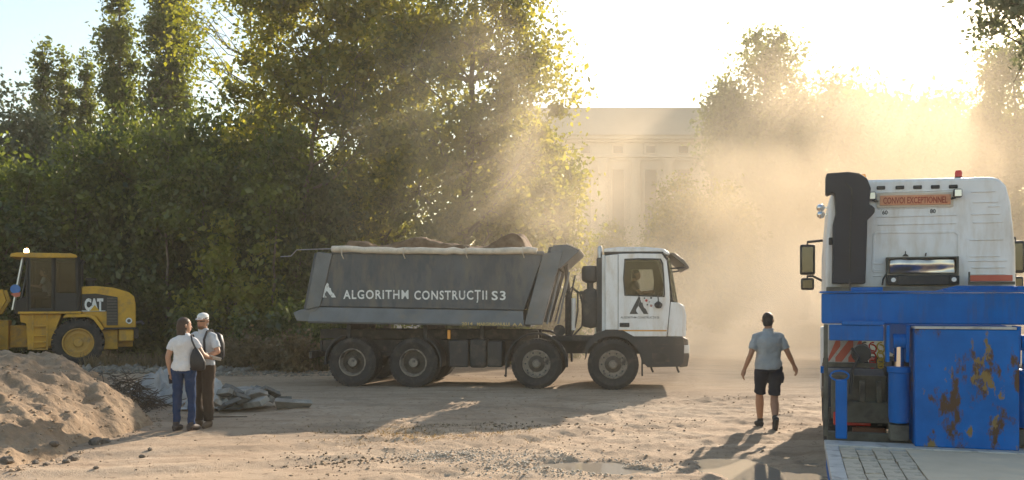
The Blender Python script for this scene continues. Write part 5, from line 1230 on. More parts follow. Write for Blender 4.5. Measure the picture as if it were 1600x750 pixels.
def limb(mb, pts, rad, n=12):
    """tapered limb: extra rings between joints so that calves and thighs swell"""
    mb.tube(pts, rad, n)
    for p, r in zip(pts, rad):
        rr = r if not hasattr(r, '__len__') else min(r)
        mb.rings([(p[0], p[1], p[2] - rr * .98, rr * .2, rr * .2), (p[0], p[1], p[2] - rr * .7, rr * .7, rr * .7), (p[0], p[1], p[2], rr, rr), (p[0], p[1], p[2] + rr * .7, rr * .7, rr * .7), (p[0], p[1], p[2] + rr * .98, rr * .2, rr * .2)], 10)
def seg(a, b, ra, rb, bulge=0.0, at=0.35):
    a, b = V(a), V(b); m = a.lerp(b, at)
    return [a, m, b], [ra, (ra + (rb - ra) * at) * (1 + bulge), rb]
def hand(mb, wrist, d, n, thumb, curl=0.35, sc=1.0):
    """palm and five fingers: d along the hand, n out of the back of the hand, thumb side given by vector"""
    d, n = V(d).normalized(), V(n).normalized(); s = V(thumb); s = (s - d * s.dot(d)).normalized(); n = d.cross(s).normalized() if d.cross(s).dot(n) > 0 else -d.cross(s).normalized()
    w = V(wrist)
    k = sc
    mb.tube([w, w + d * .03 * k, w + d * .065 * k, w + d * .095 * k], [(.026 * k, .02 * k), (.036 * k, .018 * k), (.041 * k, .017 * k), (.038 * k, .013 * k)][0:4] if False else [.026 * k, .031 * k, .032 * k, .026 * k], 10)
    mb.tube([w + d * .03 * k - s * .012 * k, w + d * .095 * k - s * .026 * k], [.018 * k, .014 * k], 8)
    mb.tube([w + d * .03 * k + s * .012 * k, w + d * .095 * k + s * .028 * k], [.018 * k, .014 * k], 8)
    for i, (off, ln) in enumerate(((.032, .068), (.011, .078), (-.011, .072), (-.031, .056))):
        b = w + d * .088 * k + s * off * k
        c1 = b + (d * math.cos(curl) - n * math.sin(curl)) * ln * .5 * k
        c2 = c1 + (d * math.cos(curl * 2.2) - n * math.sin(curl * 2.2)) * ln * .5 * k
        mb.tube([b - d * .02 * k, b, c1, c2], [.011 * k, .0105 * k, .009 * k, .0075 * k], 7)
    b = w + d * .028 * k + s * .022 * k
    t1 = b + (d * .6 + s * .75 - n * .2).normalized() * .042 * k; t2 = t1 + (d * .95 + s * .15 - n * .3).normalized() * .034 * k
    mb.tube([b, t1, t2], [.014 * k, .0115 * k, .009 * k], 7)
def head(mb, c, yaw, tilt=0.0, fem=False):
    """skull, jaw, nose, brow, lips, ears and neck stub; c = head centre; yaw 0 faces +Y"""
    h = MB(); q = .94 if fem else 1.0
    h.rings([(0, .036, -.122, .026, .028), (0, .034, -.112, .042 * q, .045), (0, .026, -.088, .056 * q, .066), (0, .014, -.05, .066, .084), (0, .004, 0, .073, .095), (0, -.002, .04, .076, .10), (0, -.006, .075, .069, .091), (0, -.008, .10, .052, .068), (0, -.008, .117, .026, .034)], 18)
    h.tube([(0, .088, .01), (0, .106, -.015), (0, .116, -.036), (0, .095, -.046)], [.010, .013, .017, .012], 8)
    h.tube([(-.045, .083, .022), (0, .096, .026), (.045, .083, .022)], [.010, .012, .010], 6)
    h.tube([(-.024, .090, -.066), (0, .098, -.066), (.024, .090, -.066)], [.008, .010, .008], 6)
    for s in (-1, 1):
        h.tube([(s * .074, -.012, .02), (s * .082, -.02, .0), (s * .075, -.008, -.032)], [.012, .017, .009], 7)
    R_ = Matrix.Rotation(yaw, 3, 'Z') @ Matrix.Rotation(tilt, 3, 'X')
    mb.add([R_ @ V(v) + V(c) for v in h.v], h.f)
    return R_
def face_parts(parent, c, R_):
    for s in (-1, 1):
        e = MB(); e.rings([(0, 0, -.007, .004, .003), (0, 0, 0, .013, .006), (0, 0, .007, .004, .003)], 10)
        p = R_ @ V((s * .031, .0885, .002)) + V(c)
        o = MB(); o.add([R_ @ V(v) + p for v in e.v], e.f); o.build('eye', eye_m, parent, smooth=60)
    e = MB(); e.tube([(-.024, .102, -.066), (0, .108, -.064), (.024, .102, -.066)], [.004, .007, .004], 6)
    o = MB(); o.add([R_ @ V(v) + V(c) for v in e.v], e.f); o.build('mouth', lip_m, parent, smooth=60)
def hair_cap(parent, c, R_, mat, long=False, low=-.02, grow=1.07):
    h = MB()
    if long:
        rg = [(0, -.05, -.215, .05, .03), (0, -.048, -.20, .078, .045), (0, -.045, -.15, .088, .056), (0, -.04, -.09, .088, .066), (0, -.028, -.03, .086, .080), (0, -.018, .02, .085, .092), (0, -.012, .06, .082, .097), (0, -.010, .095, .066, .082), (0, -.010, .122, .034, .043), (0, -.01, .128, .01, .012)]
    else:
        rg = [(0, -.035, -.085, .052, .05), (0, -.03, -.06, .070, .066), (0, -.024, -.02, .077, .078), (0, -.014, .02, .079, .089), (0, -.010, .05, .080, .097), (0, -.010, .085, .070, .088), (0, -.010, .112, .046, .06), (0, -.01, .124, .02, .025)]
    h.rings(rg, 18)
    o = MB(); o.add([R_ @ V(v) + V(c) for v in h.v], h.f)
    return remeshed(o, 'hair', mat, parent, .009, 2, .006, 5)
def shoe(parent, ankle, toe_dir, mat, pitch=0.0, sole=None):
    a = V(ankle); f = V(toe_dir).normalized()
    s = MB()
    up = V((0, 0, 1)); 
    ax = f.cross(up).normalized(); Rm = Matrix.Rotation(pitch, 3, ax)
    def q(t, z): return a + Rm @ (f * t + up * z)
    s.tube([q(-.075, -.035), q(-.04, -.03), q(.02, -.028), q(.09, -.042), q(.15, -.052), q(.185, -.058)], [.034, .045, .046, .044, .038, .018], 12)
    s.tube([q(-.01, .05), q(-.008, -.02)], [.046, .048], 12)
    s.tube([q(-.08, -.068), q(.0, -.07), q(.09, -.07), q(.18, -.068)], [.026, .03, .033, .022], 10)
    return remeshed(s, 'shoe', mat, parent, .009, 2)

def make_person(label, loc, rz, J, look, torso, group=None):
    """J: joints in metres, person facing +Y, +X to the person's right"""
    P = thing('person', label, 'person', loc, rz, group)
    b = MB()
    for s in 'LR':
        q = .76 if look['leg'] == 'long' else 1.0
        for pr in (seg(J['hip' + s], J['knee' + s], .085 * q, .055 * q, .06), seg(J['knee' + s], J['ankle' + s], .057 * q, .039, .26 * (q == 1), .3)): limb(b, *pr)
        if look.get('feet', True): b.tube([V(J['ankle' + s]) + V((0, -.04, -.04)), V(J['ankle' + s]) + V((0, .12, -.06))], [.035, .025], 8)
        for pr in (seg(J['sho' + s], J['elb' + s], .052, .040, .06), seg(J['elb' + s], J['wri' + s], .040, .027, .10, .3)): limb(b, *pr)
        d, n, t = J['hand' + s]; hand(b, J['wri' + s], d, n, t, J.get('curl', .4), look.get('hsc', 1.0))
    b.rings([(x, y, z, rx * .84, ry * .82) for (x, y, z, rx, ry) in torso], 18)
    nk, hc = V(J['neck']), V(J['head'])
    b.tube([nk - V((0, 0, .06)), nk, nk.lerp(hc, .5), hc - V((0, 0, .03))], [.075, .062, .055, .055], 12)
    R_ = head(b, hc, J.get('hyaw', 0), J.get('htilt', 0), look.get('fem', False))
    remeshed(b, 'body', look['skin'], P, .0075, 2)
    face_parts(P, hc, R_)
    # shirt: trunk and sleeves
    sh = MB(); k = look.get('shirt_fit', 1.0)
    hem = look['hem']
    tr = [r for r in torso if r[2] >= hem]; x, y, z, rx, ry = tr[0]
    sh.rings([(x, y, hem - .02, rx * 1.08 * k, ry * 1.1 * k)] + [(x, y, z, (rx + .012) * k, (ry + .014) * k) for (x, y, z, rx, ry) in tr], 20)
    for s in 'LR':
        a, e = V(J['sho' + s]), V(J['elb' + s]); f = look.get('sleeve', .62)
        c0 = V((a.x * .30, a.y, a.z + .055)); c1 = V((a.x * .72, a.y, a.z + .022))
        sh.tube([c0, c1, a, a.lerp(e, f * .45), a.lerp(e, f)], [.045, .056, .060 * k, .060 * k, .060 * k], 12)
    if look.get('collar', False):
        sh.tube([nk + V((0, 0, -.05)), nk + V((0, .0, .012))], [.085, .074], 14)
    remeshed(sh, 'shirt', look['shirt'], P, .010, 2, .008, 3)
    # trousers or shorts
    tg = MB()
    wz = look['waist']
    lowr = [r for r in torso if r[2] <= wz + .02]
    tg.rings([(x, y, z, rx + .010, ry + .012) for (x, y, z, rx, ry) in lowr] + [(lowr[-1][0], lowr[-1][1], wz + .03, lowr[-1][3] + .008, lowr[-1][4] + .01)], 20)
    for s in 'LR':
        h_, kn, an = V(J['hip' + s]), V(J['knee' + s]), V(J['ankle' + s])
        w1, w2, w3 = look['leg_w']
        if look['leg'] == 'shorts':
            tg.tube([h_ + V((0, 0, .05)), h_.lerp(kn, .3), h_.lerp(kn, .6), h_.lerp(kn, .9)], [w1, w1, w2, w2], 16)
        else:
            tg.tube([h_ + V((0, 0, .05)), h_.lerp(kn, .4), kn, kn.lerp(an, .4), kn.lerp(an, .97)], [w1, (w1 + w2) / 2, w2, (w2 + w3) / 2, w3], 14)
    remeshed(tg, 'shorts' if look['leg'] == 'shorts' else 'trousers', look['trousers'], P, .010, 2, .010, 9)
    for s in 'LR':
        if look.get('shoe') is not None:
            shoe(P, J['ankle' + s], J['toe' + s], look['shoe'], J.get('pitch' + s, 0.0))
    return P, R_
def std_torso(hz, k=1.0, lean=0.0, fem=False):
    w = .9 if fem else 1.0
    hipw = 1.03 if fem else 1.0
    rows = [(.0, .150 * hipw, .105), (.06, .168 * hipw, .118), (.12, .168 * hipw, .115), (.20, .150 * w, .105), (.28, .148 * w, .104), (.36, .162 * w, .112), (.44, .175 * w, .118), (.50, .168 * w, .106), (.535, .135 * w, .088), (.57, .088 * w, .07), (.60, .064, .06)]
    return [(0, lean * t, hz - .06 + t, rx * k, ry * k) for t, rx, ry in rows]

# ---- man walking away, right of centre
wx, wy = W(1201, 13.45), 13.45
torso = std_torso(.93, 1.08, .02)
J = dict(hipL=(-.10, 0, .90), hipR=(.10, 0, .90), kneeL=(-.085, .19, .50), ankleL=(-.06, .25, .095), kneeR=(.085, .0, .47), ankleR=(.015, -.30, .185),
         toeL=(-.1, 1, 0), toeR=(.05, 1, -.3), pitchR=-.75, shoL=(-.185, .01, 1.385), elbL=(-.275, -.03, 1.13), wriL=(-.35, .05, .90), shoR=(.185, .01, 1.385), elbR=(.28, -.05, 1.14), wriR=(.395, .05, .96),
         handL=((-.25, .12, -1), (-1, 0, 0), (0, 1, 0)), handR=((.45, .1, -1), (1, 0, .2), (0, 1, 0)), neck=(0, .015, 1.50), head=(0.0, .03, 1.635), hyaw=R(-28), htilt=R(-4))
pw, R_ = make_person('man in grey polo shirt and navy shorts walking away', (wx, wy, float(gz(wx, wy)) - .0), R(0), J,
    dict(skin=skin_t, shirt=cloth('polo_grey_blue', (.30, .33, .35)), trousers=cloth('shorts_navy', (.022, .026, .038)), shoe=M('shoe_dark', (.035, .033, .032), .7, col2=(.2, .16, .12), c2=(.55, .75)), hem=.93, waist=.99, sleeve=.72, shirt_fit=1.06, leg='shorts', leg_w=(.105, .090, .09), collar=True, hsc=1.08), torso)
hair_cap(pw, J['head'], R_, hair_k)
mb = MB(); mb.rings([(.19, .0, .86, .03, .05), (.20, .0, .78, .035, .05), (.195, 0, .70, .02, .04)], 10); mb.build('pocket', MATS['shorts_navy'], pw, smooth=60)

# ---- woman with her back turned, talking
wx, wy = W(287, 13.2), 13.2
torso = std_torso(.90, .93, 0, True)
J = dict(hipL=(-.09, 0, .87), hipR=(.09, 0, .87), kneeL=(-.10, .02, .47), ankleL=(-.105, -.01, .085), kneeR=(.105, .03, .47), ankleR=(.115, .0, .085), toeL=(.1, 1, 0), toeR=(.35, 1, 0),
         shoL=(-.148, 0, 1.315), elbL=(-.225, -.02, 1.08), wriL=(-.21, .03, .85), shoR=(.148, 0, 1.315), elbR=(.265, .03, 1.12), wriR=(.30, .22, 1.06),
         handL=((.05, .15, -1), (-1, 0, 0), (0, 1, 0)), handR=((.25, 1, .05), (0, .1, 1), (-1, 0, 0)), neck=(0, .0, 1.42), head=(.0, .02, 1.545), hyaw=R(-42), curl=.7)
ww, R_ = make_person('woman in white T-shirt and blue jeans with her back turned', (wx, wy, float(gz(wx, wy))), R(0), J,
    dict(skin=skin_m, fem=True, shirt=cloth('tshirt_white', (.62, .61, .62)), trousers=cloth('jeans_blue', (.014, .036, .095)), shoe=M('shoe_brown', (.06, .045, .04), .7), hem=.91, waist=.93, sleeve=.55, shirt_fit=1.04, leg='long', leg_w=(.093, .066, .052), hsc=.9), torso)
hair_cap(ww, J['head'], R_, hair_m, True)
wl = ww.location
bagm = M('bag_black', (.016, .016, .02), .5, var=.2)
bag = thing('handbag', 'black shoulder bag hanging on the right side of the woman in white', 'bag', (wl.x + .235, wl.y - .07, wl.z + 1.03), R(10))
mb = MB(); mb.rings([(0, 0, -.14, .06, .03), (0, 0, -.13, .10, .045), (0, 0, -.03, .115, .055), (-.02, 0, .08, .085, .045), (-.03, 0, .16, .045, .03), (-.035, 0, .19, .02, .015)], 16, 2.6); mb.build('pouch', bagm, bag, smooth=60)
mb = MB(); mb.tube([(-.03, -.02, .18), (-.075, -.05, .30), (-.095, .0, .375), (-.085, .07, .385), (-.05, .10, .28), (-.02, .06, .15)], .013, 6); mb.build('strap', bagm, bag, smooth=60)
ph = MB(); ph.span(-.03, .03, -.012, .012, -.07, .07); o = ph.build('glove', bagm, None, .008, seg=3)
o.location = (wl.x - .205, wl.y + .035, wl.z + .755); o.rotation_euler = (R(8), R(-8), R(30)); o.name = 'phone_case'
tag(o, 'small black case held low in the left hand of the woman', 'case')
pp = MB(); pp.add([(-.09, -.06, 0), (.09, -.06, .006), (.1, .07, .02), (-.08, .08, .004), (-.09, -.06, .004), (.09, -.06, .01), (.1, .07, .024), (-.08, .08, .008)], [(0, 3, 2, 1), (4, 5, 6, 7), (0, 1, 5, 4), (1, 2, 6, 5), (2, 3, 7, 6), (3, 0, 4, 7)])
o = pp.build('paper_sheet', M('paper', (.72, .72, .70), .8)); o.location = (wl.x + .37, wl.y + .26, wl.z + 1.045); o.rotation_euler = (R(-28), R(18), R(20))
tag(o, 'folded white paper held between the woman and the man', 'paper')

# ---- man in white cap facing her and the camera
mx, my = W(318, 13.75), 13.75
torso = std_torso(.93, 1.0, -.02)
J = dict(hipL=(-.10, 0, .90), hipR=(.10, 0, .90), kneeL=(-.10, .02, .49), ankleL=(-.10, 0, .09), kneeR=(.09, .04, .49), ankleR=(.09, .02, .09), toeL=(-.25, 1, 0), toeR=(.3, 1, 0),
         shoL=(-.18, 0, 1.385), elbL=(-.29, .02, 1.16), wriL=(-.13, .20, 1.06), shoR=(.18, 0, 1.385), elbR=(.27, .02, 1.17), wriR=(.09, .22, 1.07),
         handL=((.9, .4, -.1), (0, 1, .1), (0, .1, 1)), handR=((-.9, .4, -.1), (0, 1, .1), (0, .1, 1)), neck=(0, 0, 1.50), head=(0, .02, 1.625), hyaw=R(12), htilt=R(-4), curl=.75)
pm, R_ = make_person('man in white cap, pale shirt and brown trousers facing the woman', (mx, my, float(gz(mx, my))), R(158), J,
    dict(skin=skin_t, shirt=cloth('shirt_pale_blue', (.44, .47, .50)), trousers=cloth('trousers_brown', (.06, .042, .03)), shoe=M('shoe_tan', (.14, .09, .055), .7), hem=.97, waist=.98, sleeve=.75, shirt_fit=1.05, leg='long', leg_w=(.105, .085, .075), collar=True), torso)
hair_cap(pm, J['head'], R_, M('hair_grey', (.16, .14, .12), .7, var=.2, scale=30))
hc = J['head']
cp = MB(); cp.rings([(0, -.012, .03, .080, .100), (0, -.012, .06, .083, .104), (0, -.014, .09, .077, .096), (0, -.016, .114, .056, .07), (0, -.016, .126, .02, .026)], 18)
cp.rings([(0, .095, .036, .056, .066), (0, .092, .046, .054, .062)], 14)
o = MB(); o.add([R_ @ V(v) + V(hc) for v in cp.v], cp.f); o.build('cap', cloth('cap_white', (.7, .69, .66)), pm, smooth=50)
gl = MB(); gl.tube([(-.072, .06, .004), (-.05, .098, .004), (.05, .098, .004), (.072, .06, .004)], .008, 5); o = MB(); o.add([R_ @ V(v) + V(hc) for v in gl.v], gl.f); o.build('glasses', eye_m, pm)
bd = MB(); bd.rings([(0, .05, -.125, .03, .03), (0, .045, -.105, .05, .05), (0, .05, -.075, .05, .056)], 12); o = MB(); o.add([R_ @ V(v) + V(hc) for v in bd.v], bd.f); o.build('beard', M('beard', (.13, .075, .045), .8), pm, smooth=60)
def to_man(p): 
    a = R(158); return (mx + p[0] * math.cos(a) - p[1] * math.sin(a), my + p[0] * math.sin(a) + p[1] * math.cos(a), float(gz(mx, my)) + p[2])
bp = thing('backpack', 'dark backpack slung on the shoulder of the man in the cap', 'bag', to_man((-.06, -.20, 1.02)), R(158))
mb = MB(); mb.rings([(0, 0, 0, .12, .05), (0, -.01, .06, .145, .085), (0, -.01, .25, .14, .085), (0, 0, .38, .11, .06), (0, 0, .42, .06, .03)], 16, 2.8); mb.build('pouch', bagm, bp, smooth=60)
mb = MB(); mb.tube([(-.06, .05, .36), (-.07, .17, .47), (-.07, .27, .45), (-.075, .345, .33), (-.085, .345, .16), (-.13, .27, .04), (-.12, .08, .03)], .018, 6); mb.build('strap', bagm, bp, smooth=60)
mb = MB(); mb.lathe([(.034, -.012), (.037, 0), (.034, .012)], (0, 0, 0), 'z', 14); o = mb.build('wrist_watch', bagm, pm, smooth=50); o.location = V(J['wriL']) - V((.02, .02, -.01)); o.rotation_euler = (0, R(75), R(40))

# ---- seated driver and operator
def sitting(label, loc, rz, skin, shirt, trousers, hairmat, sc=1.0):
    torso = std_torso(.10, 1.0, .12)
    J = dict(hipL=(-.10, .0, .10), hipR=(.10, .0, .10), kneeL=(-.13, .42, .13), kneeR=(.13, .42, .13), ankleL=(-.13, .50, -.28), ankleR=(.13, .50, -.28), toeL=(0, 1, 0), toeR=(0, 1, 0),
             shoL=(-.18, .065, .555), elbL=(-.25, .20, .36), wriL=(-.16, .42, .40), shoR=(.18, .065, .555), elbR=(.25, .20, .36), wriR=(.16, .42, .40),
             handL=((.2, 1, .1), (0, 0, 1), (1, 0, 0)), handR=((-.2, 1, .1), (0, 0, 1), (-1, 0, 0)), neck=(0, .075, .67), head=(0, .10, .80), curl=.9)
    P, R2 = make_person(label, loc, rz, J, dict(skin=skin, shirt=shirt, trousers=trousers, shoe=M('shoe_dark', (.035, .033, .032)), hem=.10, waist=.14, sleeve=.6, shirt_fit=1.04, leg='long', leg_w=(.10, .08, .07)), torso)
    hair_cap(P, J['head'], R2, hairmat)
    return P
def on_truck(x, y, z):
    return (TR.location.x + x * ux - y * uy, TR.location.y + x * uy + y * ux, TR.location.z + z)
sitting('driver seated at the wheel in the white cab of the dump truck', on_truck(6.2, .62, 1.74), R(-90) + a7, skin_t, cloth('driver_shirt', (.06, .06, .065)), cloth('driver_trousers', (.05, .05, .055)), hair_k)
sitting('operator in pale top seated in the yellow wheel loader', (LD.location.x + lx(70) * math.cos(R(24)), LD.location.y + lx(70) * math.sin(R(24)), LD.location.z + lz(467)), R(90 + 24), skin_m, cloth('operator_shirt', (.5, .48, .46)), cloth('operator_trousers', (.04, .04, .05)), hair_m)
# ================================================================== dirt mound, rubble, loose earth
earth = MATS['dry_earth']
mound_m = M('mound_earth', (0.265, 0.187, 0.12), 0.95, var=0.3, scale=3.5, bump=1.0, bscale=16, col2=(0.22, 0.145, 0.085), c2=(0.5, 0.68), c2scale=2.2, col3=(0.38, 0.28, 0.18), c3=(0.56, 0.7), c3scale=3.1, coord='Object')
foot = [(-5.55, 8.0), (-5.75, 12.6), (-5.65, 14.2), (-5.95, 15.2), (-6.7, 16.3), (-8.2, 17.2), (-10.5, 17.6), (-15.0, 17.5), (-15.5, 7.0), (-7.5, 6.5)]
def foot_dist(X, Y):
    d = np.full(X.shape, 1e9); inside = np.zeros(X.shape, bool); n = len(foot)
    for i in range(n):
        ax, ay = foot[i]; bx, by = foot[(i + 1) % n]
        t = np.clip(((X - ax) * (bx - ax) + (Y - ay) * (by - ay)) / ((bx - ax) ** 2 + (by - ay) ** 2), 0, 1)
        d = np.minimum(d, np.hypot(X - ax - t * (bx - ax), Y - ay - t * (by - ay)))
        c_ = ((ay > Y) != (by > Y)) & (X < (bx - ax) * (Y - ay) / (by - ay + 1e-12) + ax); inside ^= c_
    return np.where(inside, d, -d)
def mound_z(X, Y):
    wob = .28 * fbm(X * .8, Y * .8, 0, 61, 3)
    d = foot_dist(X, Y) + wob
    near = sstep(9.0, 13.5, Y)
    h = (0.55 + .60 * near) * (1 - np.exp(-np.maximum(d, 0) / 1.05))
    gully = np.minimum(0, fbm(X * 1.1 + Y * .5, Y * 2.6, 0, 65, 3))
    lump = .02 * fbm(X * 15, Y * 15, 0, 67, 2) * sstep(0, .3, d) + .07 * fbm(X * 1.5, Y * 1.5, 0, 66, 3) * sstep(0.05, .9, d) + .085 * gully * sstep(0, .5, d) + .06 * fbm(X * 3.2, Y * 3.2, 0, 62, 4) * sstep(-.05, .4, d) + .045 * np.abs(fbm(X * 7, Y * 7, 0, 63, 3)) * sstep(0, .3, d)
    return np.where(d > 0, gz(X, Y) + h + lump, gz(X, Y) - .05 + np.maximum(d, -.5) * .3)
mo = link('dirt_mound', grid_mesh('dirt_mound', cluster(-16, -5.0, -9.2, -5.2, .045, .4), cluster(6.0, 18.2, 9.6, 16.2, .045, .4), mound_z, mound_m))
tag(mo, 'long mound of sunlit tan earth on the left in front of the loader', 'mound')
def mz(x, y): return float(np.maximum(mound_z(np.array([x]), np.array([y])), gz(np.array([x]), np.array([y])))[0])

def lumps(P, S, mat, name, seed):
    """many small angular stones or clods as one mesh: P positions, S sizes"""
    g = np.random.default_rng(seed); n = len(P)
    base = np.array([(1, 0, 0), (-1, 0, 0), (0, 1, 0), (0, -1, 0), (0, 0, 1), (0, 0, -.6), (.6, .6, .4), (-.6, .5, .45), (.5, -.6, .5), (-.55, -.55, .35)], float)
    fc = np.array([(4, 6, 7), (4, 7, 9), (4, 9, 8), (4, 8, 6), (6, 0, 2), (6, 2, 7), (7, 2, 1), (7, 1, 9), (9, 1, 3), (9, 3, 8), (8, 3, 0), (8, 0, 6), (5, 2, 0), (5, 1, 2), (5, 3, 1), (5, 0, 3)])
    v = base[None] * g.uniform(.6, 1.25, (n, 10, 3)) * (S[:, None, None] * g.uniform(.6, 1.3, (n, 1, 3)))
    a = g.uniform(0, 6.28, n); ca, sa = np.cos(a)[:, None], np.sin(a)[:, None]
    x, y = v[..., 0] * ca - v[..., 1] * sa, v[..., 0] * sa + v[..., 1] * ca
    v = np.stack([x, y, v[..., 2] * .75], -1) + P[:, None, :]
    f = (fc[None] + (np.arange(n) * 10)[:, None, None]).reshape(-1, 3)
    return raw_mesh(name, v.reshape(-1, 3), f, 3, mat)
g = np.random.default_rng(77)
def scatter(n, xs, ys, size, zf, keep=None, power=2.0):
    x, y = xs(n), ys(n)
    if keep is not None:
        k = keep(x, y); x, y = x[k], y[k]
    s = size[0] + (size[1] - size[0]) * g.random(len(x)) ** power
    return np.stack([x, y, zf(x, y) + s * .15], 1), s
U = lambda a, b: (lambda n: g.uniform(a, b, n))
# crumbs of earth over the sunny ground on the right and on the mound
P1, S1 = scatter(6000, U(-2.5, 6.5), lambda n: 8.5 + 9.5 * g.random(n) ** 1.2, (.004, .024), gz, lambda x, y: (fbm(x * 1.1, y * 1.6, 0, 33, 3) > -.15) & (puddle_mask(x, y) < .1), 5.0)
P2, S2 = scatter(3500, U(-8.0, 3), U(8.5, 23), (.004, .024), gz, None, 5.0)
P3, S3 = scatter(2200, U(-7.5, -5.4), U(9.8, 15.5), (.004, .034), lambda x, y: np.maximum(mound_z(x, y), gz(x, y)), None, 4.0)
tag(link('soil_clods', lumps(np.concatenate([P1, P2, P3]), np.concatenate([S1, S2, S3]), M('clod', (.35, .255, .17), .95, var=.3, scale=1.5, coord='Object', col2=(.25, .17, .105), c2=(.5, .6), c2scale=3), 'soil_clods', 1)), 'loose crumbs of earth over the ground and the mound', 'clods', kind='stuff')
# grey gravel spread in two patches, and debris beyond the loader
P4, S4 = scatter(1500, lambda n: g.normal(size=n) * .42 - .72, lambda n: g.normal(size=n) * .22 + 11.05, (.006, .02), gz)
P5, S5 = scatter(2600, lambda n: g.normal(size=n) * .5 + .65, lambda n: g.normal(size=n) * .32 + 10.35, (.006, .022), gz)
tag(link('gravel', lumps(np.concatenate([P4, P5]), np.concatenate([S4, S5]), M('gravel_grey', (.50, .425, .335), .9, var=.35, scale=9), 'gravel', 2)), 'pale grey gravel spread in patches in the foreground', 'gravel', kind='stuff')
P6, S6 = scatter(2200, U(-13.0, -7.2), U(23.2, 28), (.02, .16), gz, None, 2.6)
P7, S7 = scatter(500, U(-7.5, -3.8), U(22.6, 24.5), (.015, .07), gz, None, 2.6)
tag(link('broken_debris', lumps(np.concatenate([P6, P7]), np.concatenate([S6, S7]), M('debris_grey', (.20, .175, .14), .9, var=.45, scale=2.5, col2=(.34, .32, .29), c2=(.6, .66), c2scale=2), 'broken_debris', 3)), 'grey broken debris strewn behind the wheel loader', 'debris', kind='stuff')
# stones one can pick out at the foot of the mound
stone_m = M('fieldstone', (.17, .14, .11), .9, var=.3, scale=6, bump=.6, bscale=20)
sm_ = []
for k in range(3):
    b = bmesh.new(); bmesh.ops.create_icosphere(b, subdivisions=2, radius=1)
    for v in b.verts:
        q = np.array(v.co) * 1.6 + k * 7; f_ = 1 + .35 * float(fbm(q[0], q[1], q[2], 90 + k, 2)); v.co *= f_; v.co.z *= .72
    me = bpy.data.meshes.new('stone'); b.to_mesh(me); b.free(); me.materials.append(stone_m); sm_.append(me)
stones = [(12, 727, .07), (55, 722, .04), (85, 709, .055), (103, 722, .045), (116, 714, .075), (150, 692, .09), (165, 690, .06), (234, 704, .03), (222, 710, .04), (150, 733, .03), (72, 726, .035)]
for i, (px, py, r_) in enumerate(stones):
    d = 1.9 * 1400 / (py - 471); x = W(px, d)
    o = link('stone', sm_[i % 3]); o.location = (x, d, mz(x, d) + r_ * .35); o.scale = (r_, r_, r_); o.rotation_euler = (0, 0, i * 1.1)
    lab = {5: 'largest dark stone at the right foot of the earth mound', 6: 'smaller stone touching the largest one at the right foot of the mound', 0: 'big dark stone nearest the left edge at the foot of the mound',
           7: 'small stone on open ground below the woman, farther one', 8: 'small stone on open ground below the woman, nearer one'}.get(i, 'small dark stone lying in the row along the foot of the earth mound')
    tag(o, lab, 'stone', 'stones at the foot of the mound')

# rubble heap: broken slabs and a crumpled grey sheet
slab_m = M('slab_grey', (.24, .22, .195), .85, var=.25, scale=5, bump=.5, bscale=22, col2=(.36, .33, .28), c2=(.5, .7), c2scale=3)
slab_d = M('slab_dark', (.12, .115, .105), .85, var=.3, scale=5, bump=.5, bscale=22)
gg = np.random.default_rng(15)
hx, hy = W(378, 15.9), 16.0
for i in range(26):
    n = int(gg.integers(5, 8)); ang = np.sort(gg.uniform(0, 6.28, n)); rr = gg.uniform(.13, .30, n) * (1 if i < 18 else .7)
    poly = [(r_ * math.cos(a) * 1.3, r_ * math.sin(a)) for a, r_ in zip(ang, rr)]
    t = gg.uniform(.05, .11)
    m = MB(); m.prism(poly, -t / 2, t / 2, 'z', [(x * .92, y * .92) for x, y in poly])
    o = m.build('rubble_piece', slab_m if i % 3 else slab_d, None, .008)
    u = gg.normal() * .42; v_ = gg.normal() * .22
    o.location = (hx + u, hy + v_, .10 + .26 * math.exp(-(u / .55) ** 2 - (v_ / .35) ** 2) * gg.uniform(.3, 1))
    o.rotation_euler = (gg.normal() * .35, gg.normal() * .30, gg.uniform(0, 6.28))
    tag(o, 'broken grey slab in the low rubble heap right of the standing couple', 'rubble', 'broken slabs in the rubble heap')
slabs = [o for o in COL.objects if o.name.startswith('rubble_piece')]
slabs.sort(key=lambda o: o.location.x)
slabs[-1]['label'] = 'flat broken slab at the right end of the rubble heap'
slabs[-2]['label'] = 'broken slab second from the right end of the rubble heap'
max(slabs, key=lambda o: o.location.z)['label'] = 'broken slab lying topmost on the rubble heap'
def sheet(name, cx, cy_, w, d, h, seed, label, mat):
    def f(X, Y):
        u, v = (X - cx) / (w / 2), (Y - cy_) / (d / 2)
        e = np.clip(1 - (u ** 2 + v ** 2) ** .9, 0, 1)
        r = np.abs(fbm(X * 2.6, Y * 2.6, 0, seed, 3)) + .5 * np.abs(fbm(X * 6, Y * 6, 0, seed + 5, 2))
        return np.maximum(gz(X, Y), 0) + .01 + e ** .5 * h * (.35 + .8 * r) + .02 * np.abs(fbm(X * 9, Y * 9, 0, seed, 2))
    o = link(name, grid_mesh(name, np.linspace(cx - w / 2, cx + w / 2, 60), np.linspace(cy_ - d / 2, cy_ + d / 2, 44), f, mat))
    s_ = o.modifiers.new('thick', 'SOLIDIFY'); s_.thickness = .006
    return tag(o, label, 'sheet')
plastic = M('plastic_sheet', (.29, .28, .265), .4, var=.18, scale=4, col2=(.22, .21, .20), c2=(.5, .65), c2scale=3, spec=.6)
sheet('plastic_sheet', W(246, 17.0), 17.0, 1.35, 1.1, .44, 101, 'crumpled grey plastic sheet piled beside the mound, left of the woman', plastic)
